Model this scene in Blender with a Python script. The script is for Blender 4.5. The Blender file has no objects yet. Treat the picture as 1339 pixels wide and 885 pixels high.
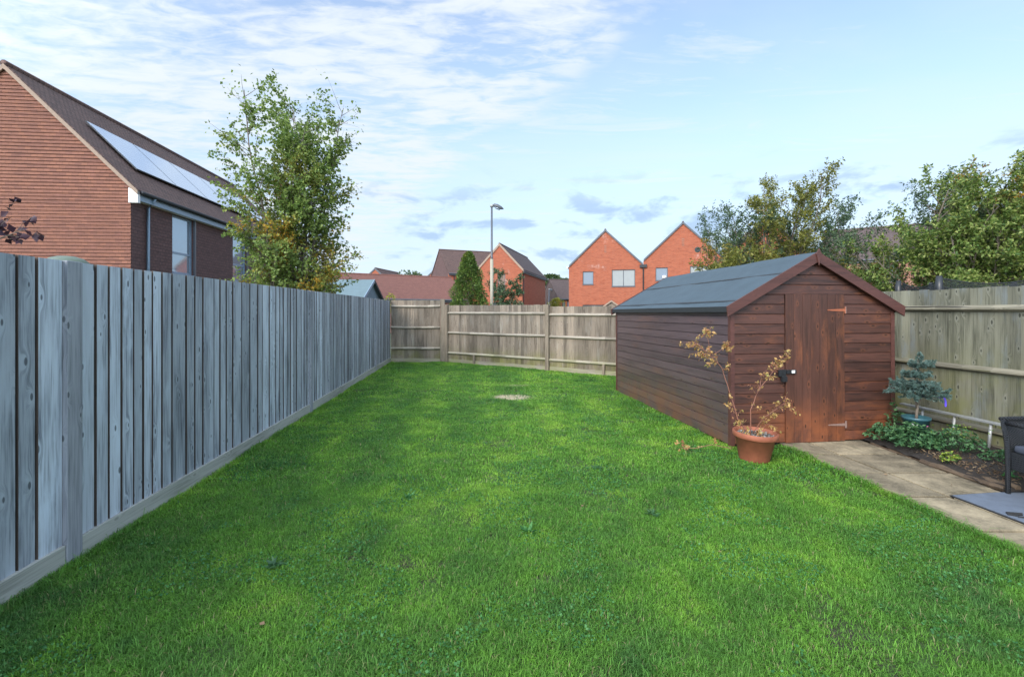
import bpy, math, random
import numpy as np
from mathutils import Vector, Matrix
from mathutils.geometry import tessellate_polygon
random.seed(7); rng = np.random.default_rng(7)
scene = bpy.context.scene
col = scene.collection
R = math.radians
def V(*a): return Vector(a)

# ------------------------------------------------------------------ materials
def new_mat(name):
    m = bpy.data.materials.new(name); m.use_nodes = True
    nt = m.node_tree; b = nt.nodes['Principled BSDF']
    return m, nt, b
def N(nt, t, **kw):
    n = nt.nodes.new(t)
    for k, v in kw.items():
        if hasattr(n, k) and not isinstance(v, tuple): setattr(n, k, v)
        elif k in n.inputs: n.inputs[k].default_value = v
    return n
def L(nt, a, b): nt.links.new(a, b)
def c4(c): return (c[0], c[1], c[2], 1)
def math_n(nt, op, a, b=None, c=None, clamp=False):
    n = nt.nodes.new('ShaderNodeMath'); n.operation = op; n.use_clamp = clamp
    for i, v in enumerate((a, b, c)):
        if v is None: continue
        if isinstance(v, (int, float)): n.inputs[i].default_value = v
        else: L(nt, v, n.inputs[i])
    return n.outputs[0]
def ramp(nt, fac, stops):
    n = nt.nodes.new('ShaderNodeValToRGB'); e = n.color_ramp.elements
    while len(e) > 1: e.remove(e[0])
    e[0].position = stops[0][0]; e[0].color = c4(stops[0][1])
    for p, c in stops[1:]:
        q = e.new(p); q.color = c4(c)
    L(nt, fac, n.inputs[0]); return n.outputs[0]
def fr(nt, fac, a, b):          # map range a..b -> 0..1 smooth
    n = nt.nodes.new('ShaderNodeMapRange'); n.interpolation_type = 'SMOOTHSTEP'
    L(nt, fac, n.inputs[0]); n.inputs[1].default_value = a; n.inputs[2].default_value = b
    return n.outputs[0]
def mixc(nt, fac, a, b, mode='MIX'):
    n = nt.nodes.new('ShaderNodeMix'); n.data_type = 'RGBA'; n.blend_type = mode
    if isinstance(fac, (int, float)): n.inputs[0].default_value = fac
    else: L(nt, fac, n.inputs[0])
    for i, v in ((6, a), (7, b)):
        if isinstance(v, tuple): n.inputs[i].default_value = c4(v)
        else: L(nt, v, n.inputs[i])
    return n.outputs[2]
def noise(nt, vec, scale, detail=4, rough=.55, dist=0.0):
    n = nt.nodes.new('ShaderNodeTexNoise')
    n.inputs['Scale'].default_value = scale; n.inputs['Detail'].default_value = detail
    n.inputs['Roughness'].default_value = rough; n.inputs['Distortion'].default_value = dist
    if vec is not None: L(nt, vec, n.inputs['Vector'])
    return n.outputs['Fac']
def uvnode(nt): return N(nt, 'ShaderNodeUVMap').outputs[0]
def posnode(nt): return N(nt, 'ShaderNodeNewGeometry').outputs['Position']
def bump(nt, b, h, strength=.4, dist=.01):
    n = nt.nodes.new('ShaderNodeBump'); n.inputs['Strength'].default_value = strength
    n.inputs['Distance'].default_value = dist; L(nt, h, n.inputs['Height']); L(nt, n.outputs[0], b.inputs['Normal'])
def scalev(nt, vec, s):
    n = nt.nodes.new('ShaderNodeVectorMath'); n.operation = 'MULTIPLY'; L(nt, vec, n.inputs[0]); n.inputs[1].default_value = s
    return n.outputs[0]
def island(nt): return N(nt, 'ShaderNodeNewGeometry').outputs['Random Per Island']

def m_plain(name, c, rough=.6, metal=0, var=.12, scale=8, bmp=.15):
    m, nt, b = new_mat(name)
    f = noise(nt, posnode(nt), scale, 5)
    L(nt, mixc(nt, f, tuple(x*(1-var) for x in c), tuple(min(1, x*(1+var)) for x in c)), b.inputs['Base Color'])
    b.inputs['Roughness'].default_value = rough; b.inputs['Metallic'].default_value = metal
    if bmp: bump(nt, b, noise(nt, posnode(nt), scale*8, 3), bmp, .003)
    return m

def m_wood(name, light, dark, vertical=True, rough=.7, knots=1.0, stain=None, stain_amt=.5, halo=None, spec=.4, low_tint=None, islvar=.45):
    """sawn or painted timber, grain running along v (vertical) or u"""
    m, nt, b = new_mat(name)
    s = nt.nodes.new('ShaderNodeSeparateXYZ'); L(nt, uvnode(nt), s.inputs[0])
    ac, al = (s.outputs[0], s.outputs[1]) if vertical else (s.outputs[1], s.outputs[0])
    rnd = island(nt); r50 = math_n(nt, 'MULTIPLY', rnd, 57.3)
    def vec(a, bb):
        c = nt.nodes.new('ShaderNodeCombineXYZ')
        L(nt, math_n(nt, 'MULTIPLY', ac, a), c.inputs[0]); L(nt, math_n(nt, 'MULTIPLY', al, bb), c.inputs[1]); L(nt, r50, c.inputs[2])
        return c.outputs[0]
    vo = nt.nodes.new('ShaderNodeTexVoronoi'); vo.voronoi_dimensions = '2D'
    kv = nt.nodes.new('ShaderNodeCombineXYZ'); L(nt, math_n(nt, 'ADD', math_n(nt, 'MULTIPLY', ac, 9.5), math_n(nt, 'MULTIPLY', rnd, 13.7)), kv.inputs[0])
    L(nt, math_n(nt, 'ADD', math_n(nt, 'MULTIPLY', al, 4.2), r50), kv.inputs[1]); L(nt, kv.outputs[0], vo.inputs['Vector']); vo.inputs['Scale'].default_value = 1
    vs_ = nt.nodes.new('ShaderNodeSeparateColor'); L(nt, vo.outputs['Color'], vs_.inputs[0])
    kd = math_n(nt, 'ADD', vo.outputs['Distance'], math_n(nt, 'MULTIPLY', fr(nt, vs_.outputs[0], .45, .5), 1.0))
    kd = math_n(nt, 'ADD', kd, math_n(nt, 'MULTIPLY', vs_.outputs[1], .05))
    warp = fr(nt, kd, .45, .0)
    cv = nt.nodes.new('ShaderNodeCombineXYZ')
    L(nt, math_n(nt, 'ADD', math_n(nt, 'MULTIPLY', ac, 75), math_n(nt, 'MULTIPLY', warp, 3.5)), cv.inputs[0])
    L(nt, math_n(nt, 'MULTIPLY', al, 2.8), cv.inputs[1]); L(nt, r50, cv.inputs[2])
    g1 = noise(nt, cv.outputs[0], 1, 5, .6)
    g2 = noise(nt, vec(7, .9), 1, 4, .6)
    f = math_n(nt, 'ADD', math_n(nt, 'MULTIPLY', g1, .55), math_n(nt, 'MULTIPLY', g2, .55))
    base = ramp(nt, f, [(.40, dark), (.58, light), (.74, tuple(min(1, x*1.18) for x in light))])
    if stain:
        sf = fr(nt, noise(nt, vec(5, 1.3), 1.0, 5, .65), .52, .72)
        base = mixc(nt, math_n(nt, 'MULTIPLY', sf, stain_amt), base, stain)
    if low_tint:  # tint near the ground: algae on fences, red brown on the shed
        p = nt.nodes.new('ShaderNodeSeparateXYZ'); L(nt, posnode(nt), p.inputs[0])
        h = fr(nt, p.outputs[2], low_tint[1], low_tint[2])
        n2 = fr(nt, noise(nt, posnode(nt), 2.2, 6, .7), .35, .65)
        base = mixc(nt, math_n(nt, 'MULTIPLY', math_n(nt, 'MULTIPLY', h, n2), low_tint[3]), base, low_tint[0])
    if knots:
        base = mixc(nt, math_n(nt, 'MULTIPLY', fr(nt, kd, .30, .05), .42*knots), base, halo or tuple(min(1, x*1.35) for x in light))
        base = mixc(nt, math_n(nt, 'MULTIPLY', fr(nt, kd, .125, .075), .85*knots), base, tuple(x*.45 for x in dark))
    v = math_n(nt, 'ADD', math_n(nt, 'MULTIPLY', rnd, islvar), 1-islvar*.55)
    hs = nt.nodes.new('ShaderNodeHueSaturation'); L(nt, base, hs.inputs['Color']); L(nt, v, hs.inputs['Value'])
    L(nt, hs.outputs[0], b.inputs['Base Color'])
    b.inputs['Roughness'].default_value = rough; b.inputs['Specular IOR Level'].default_value = spec
    bump(nt, b, g1, .35, .003)
    return m

def m_brick(name, c1, c2, mortar, bw=.225, bh=.075, ms=.01, bumpd=.006, patch=.25, rough=.85, off=.5, pale=0.0):
    m, nt, b = new_mat(name)
    br = nt.nodes.new('ShaderNodeTexBrick'); L(nt, uvnode(nt), br.inputs['Vector'])
    br.offset = off
    br.inputs['Color1'].default_value = c4(c1); br.inputs['Color2'].default_value = c4(c2); br.inputs['Mortar'].default_value = c4(mortar)
    br.inputs['Scale'].default_value = 1; br.inputs['Brick Width'].default_value = bw; br.inputs['Row Height'].default_value = bh
    br.inputs['Mortar Size'].default_value = ms; br.inputs['Bias'].default_value = 0; br.inputs['Mortar Smooth'].default_value = .2
    n = noise(nt, posnode(nt), .9, 6, .65)
    base = mixc(nt, math_n(nt, 'MULTIPLY', n, patch*2), br.outputs['Color'], tuple(x*.62 for x in c1))
    n3 = noise(nt, scalev(nt, uvnode(nt), (4.4, 13.3, 1)), 1, 2)
    base = mixc(nt, fr(nt, n3, .55, .75), base, tuple(min(1, x*1.35) for x in c2))
    n4 = noise(nt, scalev(nt, uvnode(nt), (1.6, 7, 1)), 1, 4, .7)
    base = mixc(nt, math_n(nt, 'MULTIPLY', fr(nt, n4, .5, .66), .55), base, tuple(x*.62 for x in c2))
    if pale:
        n2 = fr(nt, noise(nt, posnode(nt), .55, 5, .7), .6, .75)
        base = mixc(nt, math_n(nt, 'MULTIPLY', n2, pale), base, (.75, .62, .55))
    L(nt, base, b.inputs['Base Color']); b.inputs['Roughness'].default_value = rough
    bump(nt, b, math_n(nt, 'SUBTRACT', 1, br.outputs['Fac']), .7, bumpd)
    return m

def m_leaf(name, cols, trans=.35, patchcol=None, patch=(.55, .7), rough=.5, pscale=.9, zpatch=None):
    """leaf colours vary from leaf to leaf; patchcol turns some boughs to autumn colour"""
    m, nt, b = new_mat(name)
    n = len(cols)
    base = ramp(nt, island(nt), [(i/(n-1), c) for i, c in enumerate(cols)])
    if patchcol:
        f = fr(nt, noise(nt, posnode(nt), pscale, 3), *patch)
        f = math_n(nt, 'MULTIPLY', f, fr(nt, noise(nt, posnode(nt), 31, 1), .42, .58))
        if zpatch:
            s = nt.nodes.new('ShaderNodeSeparateXYZ'); L(nt, posnode(nt), s.inputs[0])
            f = math_n(nt, 'MULTIPLY', f, fr(nt, s.outputs[2], *zpatch))
        base = mixc(nt, f, base, patchcol)
    L(nt, base, b.inputs['Base Color']); b.inputs['Roughness'].default_value = rough
    b.inputs['Specular IOR Level'].default_value = .35
    if trans:
        t = nt.nodes.new('ShaderNodeBsdfTranslucent'); L(nt, base, t.inputs[0])
        mx = nt.nodes.new('ShaderNodeMixShader'); mx.inputs[0].default_value = trans
        L(nt, b.outputs[0], mx.inputs[1]); L(nt, t.outputs[0], mx.inputs[2])
        L(nt, mx.outputs[0], nt.nodes['Material Output'].inputs[0])
    return m

def m_glass(name, tint=(.25, .32, .4), rough=.04, metal=.55):
    m, nt, b = new_mat(name)
    b.inputs['Base Color'].default_value = c4(tint); b.inputs['Metallic'].default_value = metal
    b.inputs['Roughness'].default_value = rough; b.inputs['Specular IOR Level'].default_value = .9
    return m

MT = {}
MT['fence_blue'] = m_wood('silvered_fence_timber', (.43, .48, .54), (.135, .155, .19), halo=(.56, .64, .72), stain=(.54, .62, .71), rough=.6, stain_amt=.75, islvar=.6)
MT['fence_gap_shade'] = m_wood('gap_shade_timber', (.085, .066, .055), (.04, .032, .027), knots=0)  # dark edge and backing boards; shade of the gaps put into the colour
MT['fence_post_blue'] = m_wood('silvered_post_timber', (.34, .36, .40), (.17, .185, .21), halo=(.44, .47, .5))
MT['gravel_board'] = m_wood('gravel_board_timber', (.42, .43, .39), (.24, .25, .22), vertical=False, knots=.5)
MT['fence_back'] = m_wood('weathered_back_boards', (.235, .19, .145), (.085, .065, .048), stain=(.32, .295, .25), islvar=.65, low_tint=((.17, .165, .05), .65, .15, .85), knots=.6)
MT['rail'] = m_wood('weathered_rail', (.34, .30, .24), (.17, .145, .11), vertical=False, knots=.5, low_tint=((.26, .27, .1), .5, .2, .6))
MT['post'] = m_wood('weathered_post', (.27, .22, .165), (.15, .12, .085), knots=.5)
MT['fence_right'] = m_wood('algae_stained_boards', (.21, .205, .15), (.08, .08, .055), stain=(.22, .25, .26), stain_amt=.7, halo=(.36, .36, .29), low_tint=((.20, .205, .07), 1.5, .1, .75), islvar=.6, rough=.75)
MT['rail_right'] = m_wood('mossy_rail', (.21, .19, .14), (.09, .085, .055), vertical=False, knots=.6, stain=(.12, .12, .05))
MT['shed_side'] = m_wood('brown_stained_cladding', (.092, .062, .068), (.04, .028, .033), vertical=False, rough=.33, stain=(.17, .075, .045), stain_amt=.35, halo=(.14, .07, .05), spec=.85, islvar=.25, low_tint=((.17, .07, .04), .75, .1, .7))  # upper purple grey holds sky sheen in the colour; browner low down
MT['shed_front'] = m_wood('red_brown_stained_cladding', (.090, .039, .029), (.030, .017, .015), vertical=False, rough=.42, stain=(.30, .105, .045), stain_amt=.6, halo=(.22, .08, .035), islvar=.35, low_tint=((.30, .095, .035), .6, .05, .8))
MT['shed_door'] = m_wood('red_brown_stained_door', (.088, .037, .026), (.045, .021, .015), rough=.5, stain=(.24, .082, .035), stain_amt=.6, halo=(.26, .09, .04), islvar=.4, low_tint=((.30, .095, .035), .7, .05, .8))
MT['shed_trim'] = m_wood('red_brown_trim', (.105, .042, .034), (.06, .026, .022), vertical=False, rough=.5, knots=.3, halo=(.17, .06, .04))
MT['orange_brick'] = m_brick('orange_brick', (.46, .12, .052), (.33, .078, .036), (.36, .16, .105), ms=.012, pale=.4)
MT['red_brick'] = m_brick('red_brick', (.36, .15, .09), (.28, .11, .07), (.38, .30, .24))
MT['brown_tile'] = m_brick('brown_roof_tile', (.18, .105, .085), (.105, .064, .056), (.03, .02, .018), bw=.17, bh=.11, ms=.014, bumpd=.03)
MT['red_tile'] = m_brick('red_brown_roof_tile', (.24, .10, .075), (.185, .08, .06), (.08, .035, .03), bw=.17, bh=.11, ms=.008, bumpd=.015)
MT['grey_tile'] = m_brick('grey_brown_roof_tile', (.125, .088, .08), (.095, .068, .064), (.035, .026, .025), bw=.17, bh=.11, ms=.008, bumpd=.015)
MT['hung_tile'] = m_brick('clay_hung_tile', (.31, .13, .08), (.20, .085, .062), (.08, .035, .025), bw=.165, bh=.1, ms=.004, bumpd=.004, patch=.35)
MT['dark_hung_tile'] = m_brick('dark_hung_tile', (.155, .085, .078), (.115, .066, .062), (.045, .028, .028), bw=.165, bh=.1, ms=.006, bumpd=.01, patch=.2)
MT['verge'] = m_plain('mortar_verge', (.34, .25, .19), .9, var=.25, scale=14)
MT['white'] = m_plain('white_plastic', (.78, .78, .76), .4, var=.03)
MT['grey_frame'] = m_plain('grey_frame', (.085, .095, .11), .4, var=.05)
MT['blue_fascia'] = m_plain('blue_grey_fascia', (.22, .31, .40), .35, var=.06)
MT['black'] = m_plain('black_plastic', (.02, .022, .025), .35, var=.1)
MT['glass'] = m_glass('window_glass', (.34, .42, .50), metal=.5)
MT['mid_glass'] = m_glass('blue_grey_glass', (.17, .21, .26), rough=.25, metal=.1)
MT['dark_glass'] = m_glass('dark_glass', (.10, .12, .14), metal=.2)
MT['blind'] = m_plain('pale_window_blind', (.30, .315, .31), .3, var=.08, scale=2)
MT['brown_blind'] = m_plain('brown_blind', (.20, .13, .10), .5)
m, nt, b = new_mat('solar_glass')
br = nt.nodes.new('ShaderNodeTexBrick'); L(nt, uvnode(nt), br.inputs['Vector']); br.offset = 0
br.inputs['Color1'].default_value = (.56, .66, .80, 1); br.inputs['Color2'].default_value = (.60, .70, .83, 1); br.inputs['Mortar'].default_value = (.34, .42, .52, 1)
br.inputs['Scale'].default_value = 1; br.inputs['Brick Width'].default_value = .165; br.inputs['Row Height'].default_value = .165; br.inputs['Mortar Size'].default_value = .008
L(nt, br.outputs['Color'], b.inputs['Base Color']); b.inputs['Metallic'].default_value = .7; b.inputs['Roughness'].default_value = .14; MT['solar'] = m
MT['solar_line'] = m_plain('panel_frame', (.05, .06, .07), .4)
MT['felt'] = m_plain('mineral_roof_felt', (.052, .080, .10), .85, var=.22, scale=5, bmp=.7)
MT['felt_edge'] = m_plain('black_felt_edge', (.022, .025, .028), .6, var=.3, scale=20)
MT['neighbour_felt'] = m_plain('blue_green_felt', (.13, .19, .21), .8, var=.15, scale=6)
MT['bark'] = m_plain('bark', (.17, .14, .11), .9, var=.35, scale=20)
MT['birch_bark'] = m_plain('birch_bark', (.42, .38, .33), .8, var=.4, scale=12)
MT['red_stem'] = m_plain('reddish_stem', (.28, .12, .08), .6, var=.25, scale=20)
MT['terracotta'] = m_plain('terracotta', (.30, .095, .05), .75, var=.45, scale=11)
MT['soil'] = m_plain('dark_soil', (.028, .022, .018), .95, var=.6, scale=35, bmp=1)
MT['bark_chip'] = m_plain('bark_chip_mulch', (.14, .12, .10), .9, var=.8, scale=60, bmp=1)
MT['rust'] = m_plain('rusty_steel', (.36, .11, .05), .6, var=.45, scale=28)
MT['worn_steel'] = m_plain('worn_galvanised_steel', (.26, .17, .14), .5, var=.35, scale=28)
MT['alu'] = m_plain('dull_aluminium', (.34, .35, .34), .45, metal=.25, var=.2, scale=16)
MT['cream_pole'] = m_plain('cream_pole', (.36, .33, .25), .5, var=.06)
MT['teal_pot'] = m_plain('teal_plastic', (.035, .105, .125), .35, var=.06)
MT['purple'] = m_plain('violet_tape', (.14, .09, .80), .4, var=.05)
MT['pink'] = m_plain('pink_print', (.75, .16, .42), .5, var=.05)
MT['mat'] = m_plain('grey_blue_mat', (.12, .145, .185), .75, var=.28, scale=13, bmp=.5)
MT['rubber'] = m_plain('black_mat_edge', (.02, .02, .02), .8)
MT['old_wood'] = m_wood('rotting_log', (.12, .085, .055), (.04, .028, .02), vertical=False, knots=.3)

# concrete paving slabs
m, nt, b = new_mat('buff_paving')
n1 = noise(nt, posnode(nt), 3.2, 8, .7); n2 = noise(nt, posnode(nt), 45, 4, .7); n3 = noise(nt, scalev(nt, posnode(nt), (9, 1.6, 1)), 1, 5, .7)
base = ramp(nt, math_n(nt, 'ADD', math_n(nt, 'MULTIPLY', n1, .7), math_n(nt, 'MULTIPLY', n2, .3)), [(.33, (.08, .066, .04)), (.45, (.22, .18, .115)), (.6, (.38, .31, .20)), (.75, (.48, .40, .27))])
base = mixc(nt, math_n(nt, 'MULTIPLY', fr(nt, n3, .55, .7), .5), base, (.085, .085, .045))
sx_ = nt.nodes.new('ShaderNodeSeparateXYZ'); L(nt, posnode(nt), sx_.inputs[0])
sf = math_n(nt, 'MULTIPLY', fr(nt, sx_.outputs[0], 3.8, 4.15), fr(nt, noise(nt, posnode(nt), 7, 6, .7), .4, .6))
base = mixc(nt, math_n(nt, 'MULTIPLY', sf, .75), base, (.06, .05, .035))
hs = nt.nodes.new('ShaderNodeHueSaturation'); L(nt, base, hs.inputs['Color']); L(nt, math_n(nt, 'ADD', math_n(nt, 'MULTIPLY', island(nt), .35), .70), hs.inputs['Value'])
L(nt, hs.outputs[0], b.inputs['Base Color']); b.inputs['Roughness'].default_value = .85
bump(nt, b, n2, .5, .004); MT['paving'] = m

# ground under the grass
m, nt, b = new_mat('lawn_soil')
f = noise(nt, posnode(nt), 1.6, 8, .7)
base = ramp(nt, f, [(.38, (.045, .05, .022)), (.5, (.05, .12, .018)), (.7, (.11, .21, .03))])
d = nt.nodes.new('ShaderNodeAttribute'); d.attribute_name = 'bare'
L(nt, mixc(nt, d.outputs['Fac'], base, (.47, .40, .26)), b.inputs['Base Color']); b.inputs['Roughness'].default_value = .95
bump(nt, b, noise(nt, posnode(nt), 60, 5, .7), 1, .02); MT['lawn'] = m
m, nt, b = new_mat('rough_ground')
f = noise(nt, posnode(nt), .6, 8, .7)
L(nt, ramp(nt, f, [(.4, (.05, .07, .03)), (.6, (.09, .10, .05))]), b.inputs['Base Color']); b.inputs['Roughness'].default_value = .95
MT['ground'] = m
# grass blades: patches of moss-bright, clover-dark and dry straw; tone also holds near shade
m, nt, b = new_mat('grass_blades')
a = nt.nodes.new('ShaderNodeAttribute'); a.attribute_name = 'tone'
a2 = nt.nodes.new('ShaderNodeAttribute'); a2.attribute_name = 'rnd'
base = ramp(nt, a.outputs['Fac'], [(0, (.055, .145, .038)), (.3, (.085, .215, .034)), (.65, (.13, .30, .034)), (1, (.25, .44, .05))])
hs = nt.nodes.new('ShaderNodeHueSaturation'); L(nt, base, hs.inputs['Color']); L(nt, math_n(nt, 'ADD', math_n(nt, 'MULTIPLY', a2.outputs['Fac'], .95), .68), hs.inputs['Value'])
base = mixc(nt, fr(nt, a2.outputs['Fac'], .955, .975), hs.outputs[0], (.34, .31, .15))
dr = nt.nodes.new('ShaderNodeAttribute'); dr.attribute_name = 'dry'
base = mixc(nt, dr.outputs['Fac'], base, (.50, .43, .26))
L(nt, base, b.inputs['Base Color']); b.inputs['Roughness'].default_value = .5; b.inputs['Specular IOR Level'].default_value = .3
t = nt.nodes.new('ShaderNodeBsdfTranslucent'); L(nt, base, t.inputs[0])
mx = nt.nodes.new('ShaderNodeMixShader'); mx.inputs[0].default_value = .35
L(nt, b.outputs[0], mx.inputs[1]); L(nt, t.outputs[0], mx.inputs[2]); L(nt, mx.outputs[0], nt.nodes['Material Output'].inputs[0])
MT['grass'] = m
# wicker
m, nt, b = new_mat('black_wicker')
s = nt.nodes.new('ShaderNodeSeparateXYZ'); L(nt, uvnode(nt), s.inputs[0])
su = math_n(nt, 'SINE', math_n(nt, 'MULTIPLY', s.outputs[0], 230)); sv = math_n(nt, 'SINE', math_n(nt, 'MULTIPLY', s.outputs[1], 420))
h = math_n(nt, 'MULTIPLY', su, sv)
L(nt, ramp(nt, fr(nt, h, -1, 1), [(0, (.007, .008, .010)), (1, (.032, .038, .046))]), b.inputs['Base Color']); b.inputs['Roughness'].default_value = .4
bump(nt, b, h, .9, .006); MT['wicker'] = m
# net (thin dark mesh, see-through)
m, nt, b = new_mat('black_net')
b.inputs['Base Color'].default_value = (.015, .02, .022, 1); b.inputs['Roughness'].default_value = .7
tr = nt.nodes.new('ShaderNodeBsdfTransparent'); mx = nt.nodes.new('ShaderNodeMixShader'); mx.inputs[0].default_value = .62
L(nt, tr.outputs[0], mx.inputs[1]); L(nt, b.outputs[0], mx.inputs[2]); L(nt, mx.outputs[0], nt.nodes['Material Output'].inputs[0]); MT['net'] = m

MT['birch_leaf'] = m_leaf('birch_leaf', [(.09, .16, .04), (.17, .26, .055), (.30, .39, .10), (.15, .22, .06)], patchcol=(.55, .30, .03), patch=(.47, .64), pscale=1.6, zpatch=(5.0, 2.8))
MT['olive_leaf'] = m_leaf('olive_leaf', [(.10, .125, .03), (.20, .21, .045), (.30, .28, .06), (.15, .19, .04)], patchcol=(.32, .17, .05), patch=(.6, .72))
MT['dark_leaf'] = m_leaf('dark_green_leaf', [(.04, .08, .05), (.08, .13, .06), (.13, .19, .08)], trans=.25)
MT['green_leaf'] = m_leaf('mid_green_leaf', [(.06, .12, .03), (.13, .21, .045), (.24, .31, .07), (.36, .40, .13)], patchcol=(.38, .18, .06), patch=(.62, .74))
MT['orange_leaf'] = m_leaf('orange_leaf', [(.08, .13, .03), (.16, .2, .04), (.25, .24, .05)], patchcol=(.60, .30, .025), patch=(.30, .45), zpatch=(3.35, 3.9))
MT['conifer'] = m_leaf('cone_evergreen_leaf', [(.05, .10, .025), (.10, .17, .035), (.18, .25, .05)], trans=.2, patchcol=(.30, .28, .04), patch=(.5, .6), zpatch=(2.2, 3.9))
MT['far_leaf'] = m_leaf('far_leaf', [(.04, .08, .035), (.07, .12, .045), (.11, .155, .05)], trans=.2)
MT['yellow_leaf'] = m_leaf('yellow_green_leaf', [(.25, .28, .04), (.40, .36, .05), (.16, .2, .04)])
MT['purple_leaf'] = m_leaf('purple_leaf', [(.035, .018, .028), (.065, .03, .045), (.10, .06, .075)], trans=.15)
MT['tan_leaf'] = m_leaf('yellow_tan_leaf', [(.50, .30, .10), (.66, .44, .16), (.34, .13, .07), (.42, .37, .12), (.55, .30, .14)], trans=.3)
MT['spruce'] = m_leaf('blue_spruce_needle', [(.055, .11, .09), (.10, .18, .155), (.18, .27, .25)], trans=0)
MT['bed_leaf'] = m_leaf('bed_plant_leaf', [(.035, .10, .04), (.06, .15, .06), (.11, .22, .08)], trans=.25)
MT['lime_leaf'] = m_leaf('lime_leaf', [(.10, .20, .04), (.22, .32, .04), (.36, .40, .06)], trans=.3)
MT['clover'] = m_leaf('clover_leaf', [(.03, .12, .035), (.05, .18, .045), (.09, .26, .07)], trans=.25)
MT['fallen'] = m_leaf('fallen_leaf', [(.16, .11, .06), (.26, .18, .10), (.12, .06, .035)], trans=.1)

# ------------------------------------------------------------------ mesh helpers
class MB:
    def __init__(s): s.v = []; s.f = []
    def add(s, vs, fs):
        o = len(s.v); s.v += [tuple(v) for v in vs]; s.f += [tuple(i+o for i in f) for f in fs]; return s
    def box(s, lo, hi, M=None):
        x0, y0, z0 = lo; x1, y1, z1 = hi
        vs = [V(x, y, z) for z in (z0, z1) for y in (y0, y1) for x in (x0, x1)]
        if M is not None: vs = [M @ v for v in vs]
        return s.add(vs, [(0, 2, 3, 1), (4, 5, 7, 6), (0, 1, 5, 4), (2, 6, 7, 3), (0, 4, 6, 2), (1, 3, 7, 5)])
    def prism(s, poly, d):          # poly: list of 3D points, extruded by vector d
        n = len(poly); d = Vector(d); p = [Vector(q) for q in poly]
        s.add(p + [q + d for q in p], [tuple(range(n))[::-1], tuple(range(n, 2*n))] + [(i, (i+1) % n, n+(i+1) % n, n+i) for i in range(n)])
        return s
    def tube(s, pts, rad, n=8, cap=True):
        pts = [Vector(p) for p in pts]; k = len(pts)
        if isinstance(rad, (int, float)): rad = [rad]*k
        o = len(s.v); ref = V(0, 0, 1)
        for i, p in enumerate(pts):
            d = (pts[min(i+1, k-1)] - pts[max(i-1, 0)])
            if d.length < 1e-9: d = V(0, 0, 1)
            d.normalize(); ref = V(1, 0, 0) if abs(d.z) > .9 else V(0, 0, 1)
            a = d.cross(ref).normalized(); bb = d.cross(a)
            for j in range(n):
                t = 2*math.pi*j/n; s.v.append(tuple(p + (a*math.cos(t) + bb*math.sin(t))*rad[i]))
        for i in range(k-1):
            for j in range(n):
                s.f.append((o+i*n+j, o+i*n+(j+1) % n, o+(i+1)*n+(j+1) % n, o+(i+1)*n+j))
        if cap: s.f.append(tuple(o+j for j in range(n))[::-1]); s.f.append(tuple(o+(k-1)*n+j for j in range(n)))
        return s
    def lathe(s, prof, n=32, c=(0, 0, 0)):
        o = len(s.v); c = Vector(c)
        for r, z in prof:
            for j in range(n):
                t = 2*math.pi*j/n; s.v.append((c.x+r*math.cos(t), c.y+r*math.sin(t), c.z+z))
        for i in range(len(prof)-1):
            for j in range(n): s.f.append((o+i*n+j, o+i*n+(j+1) % n, o+(i+1)*n+(j+1) % n, o+(i+1)*n+j))
        return s
    def build(s, name, mat, parent=None, smooth=False, bevel=0, uv=True):
        me = bpy.data.meshes.new(name); me.from_pydata(s.v, [], s.f); me.update()
        me.materials.append(mat)
        if uv: metre_uv(me)
        if smooth: me.polygons.foreach_set('use_smooth', [True]*len(me.polygons))
        o = bpy.data.objects.new(name, me); col.objects.link(o)
        if parent is not None: o.parent = parent
        if bevel:
            md = o.modifiers.new('bevel', 'BEVEL'); md.width = bevel; md.segments = 2; md.limit_method = 'ANGLE'
        return o
def metre_uv(me):
    uvl = me.uv_layers.new(name='UVMap'); Z = V(0, 0, 1)
    for p in me.polygons:
        n = p.normal
        t = Z.cross(n)
        if t.length < .05: t = V(1, 0, 0)
        t.normalize(); bt = n.cross(t)
        for li in p.loop_indices:
            co = me.vertices[me.loops[li].vertex_index].co
            uvl.data[li].uv = (co.dot(t), co.dot(bt))
def tag(o, label=None, cat=None, group=None, kind=None):
    if label: o['label'] = label
    if cat: o['category'] = cat
    if group: o['group'] = group
    if kind: o['kind'] = kind
    return o
def empty(name, loc=(0, 0, 0), rz=0.0, label=None, cat=None, group=None):
    o = bpy.data.objects.new(name, None); col.objects.link(o); o.location = loc; o.rotation_euler = (0, 0, rz); o.empty_display_size = .2
    return tag(o, label, cat, group)

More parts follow.
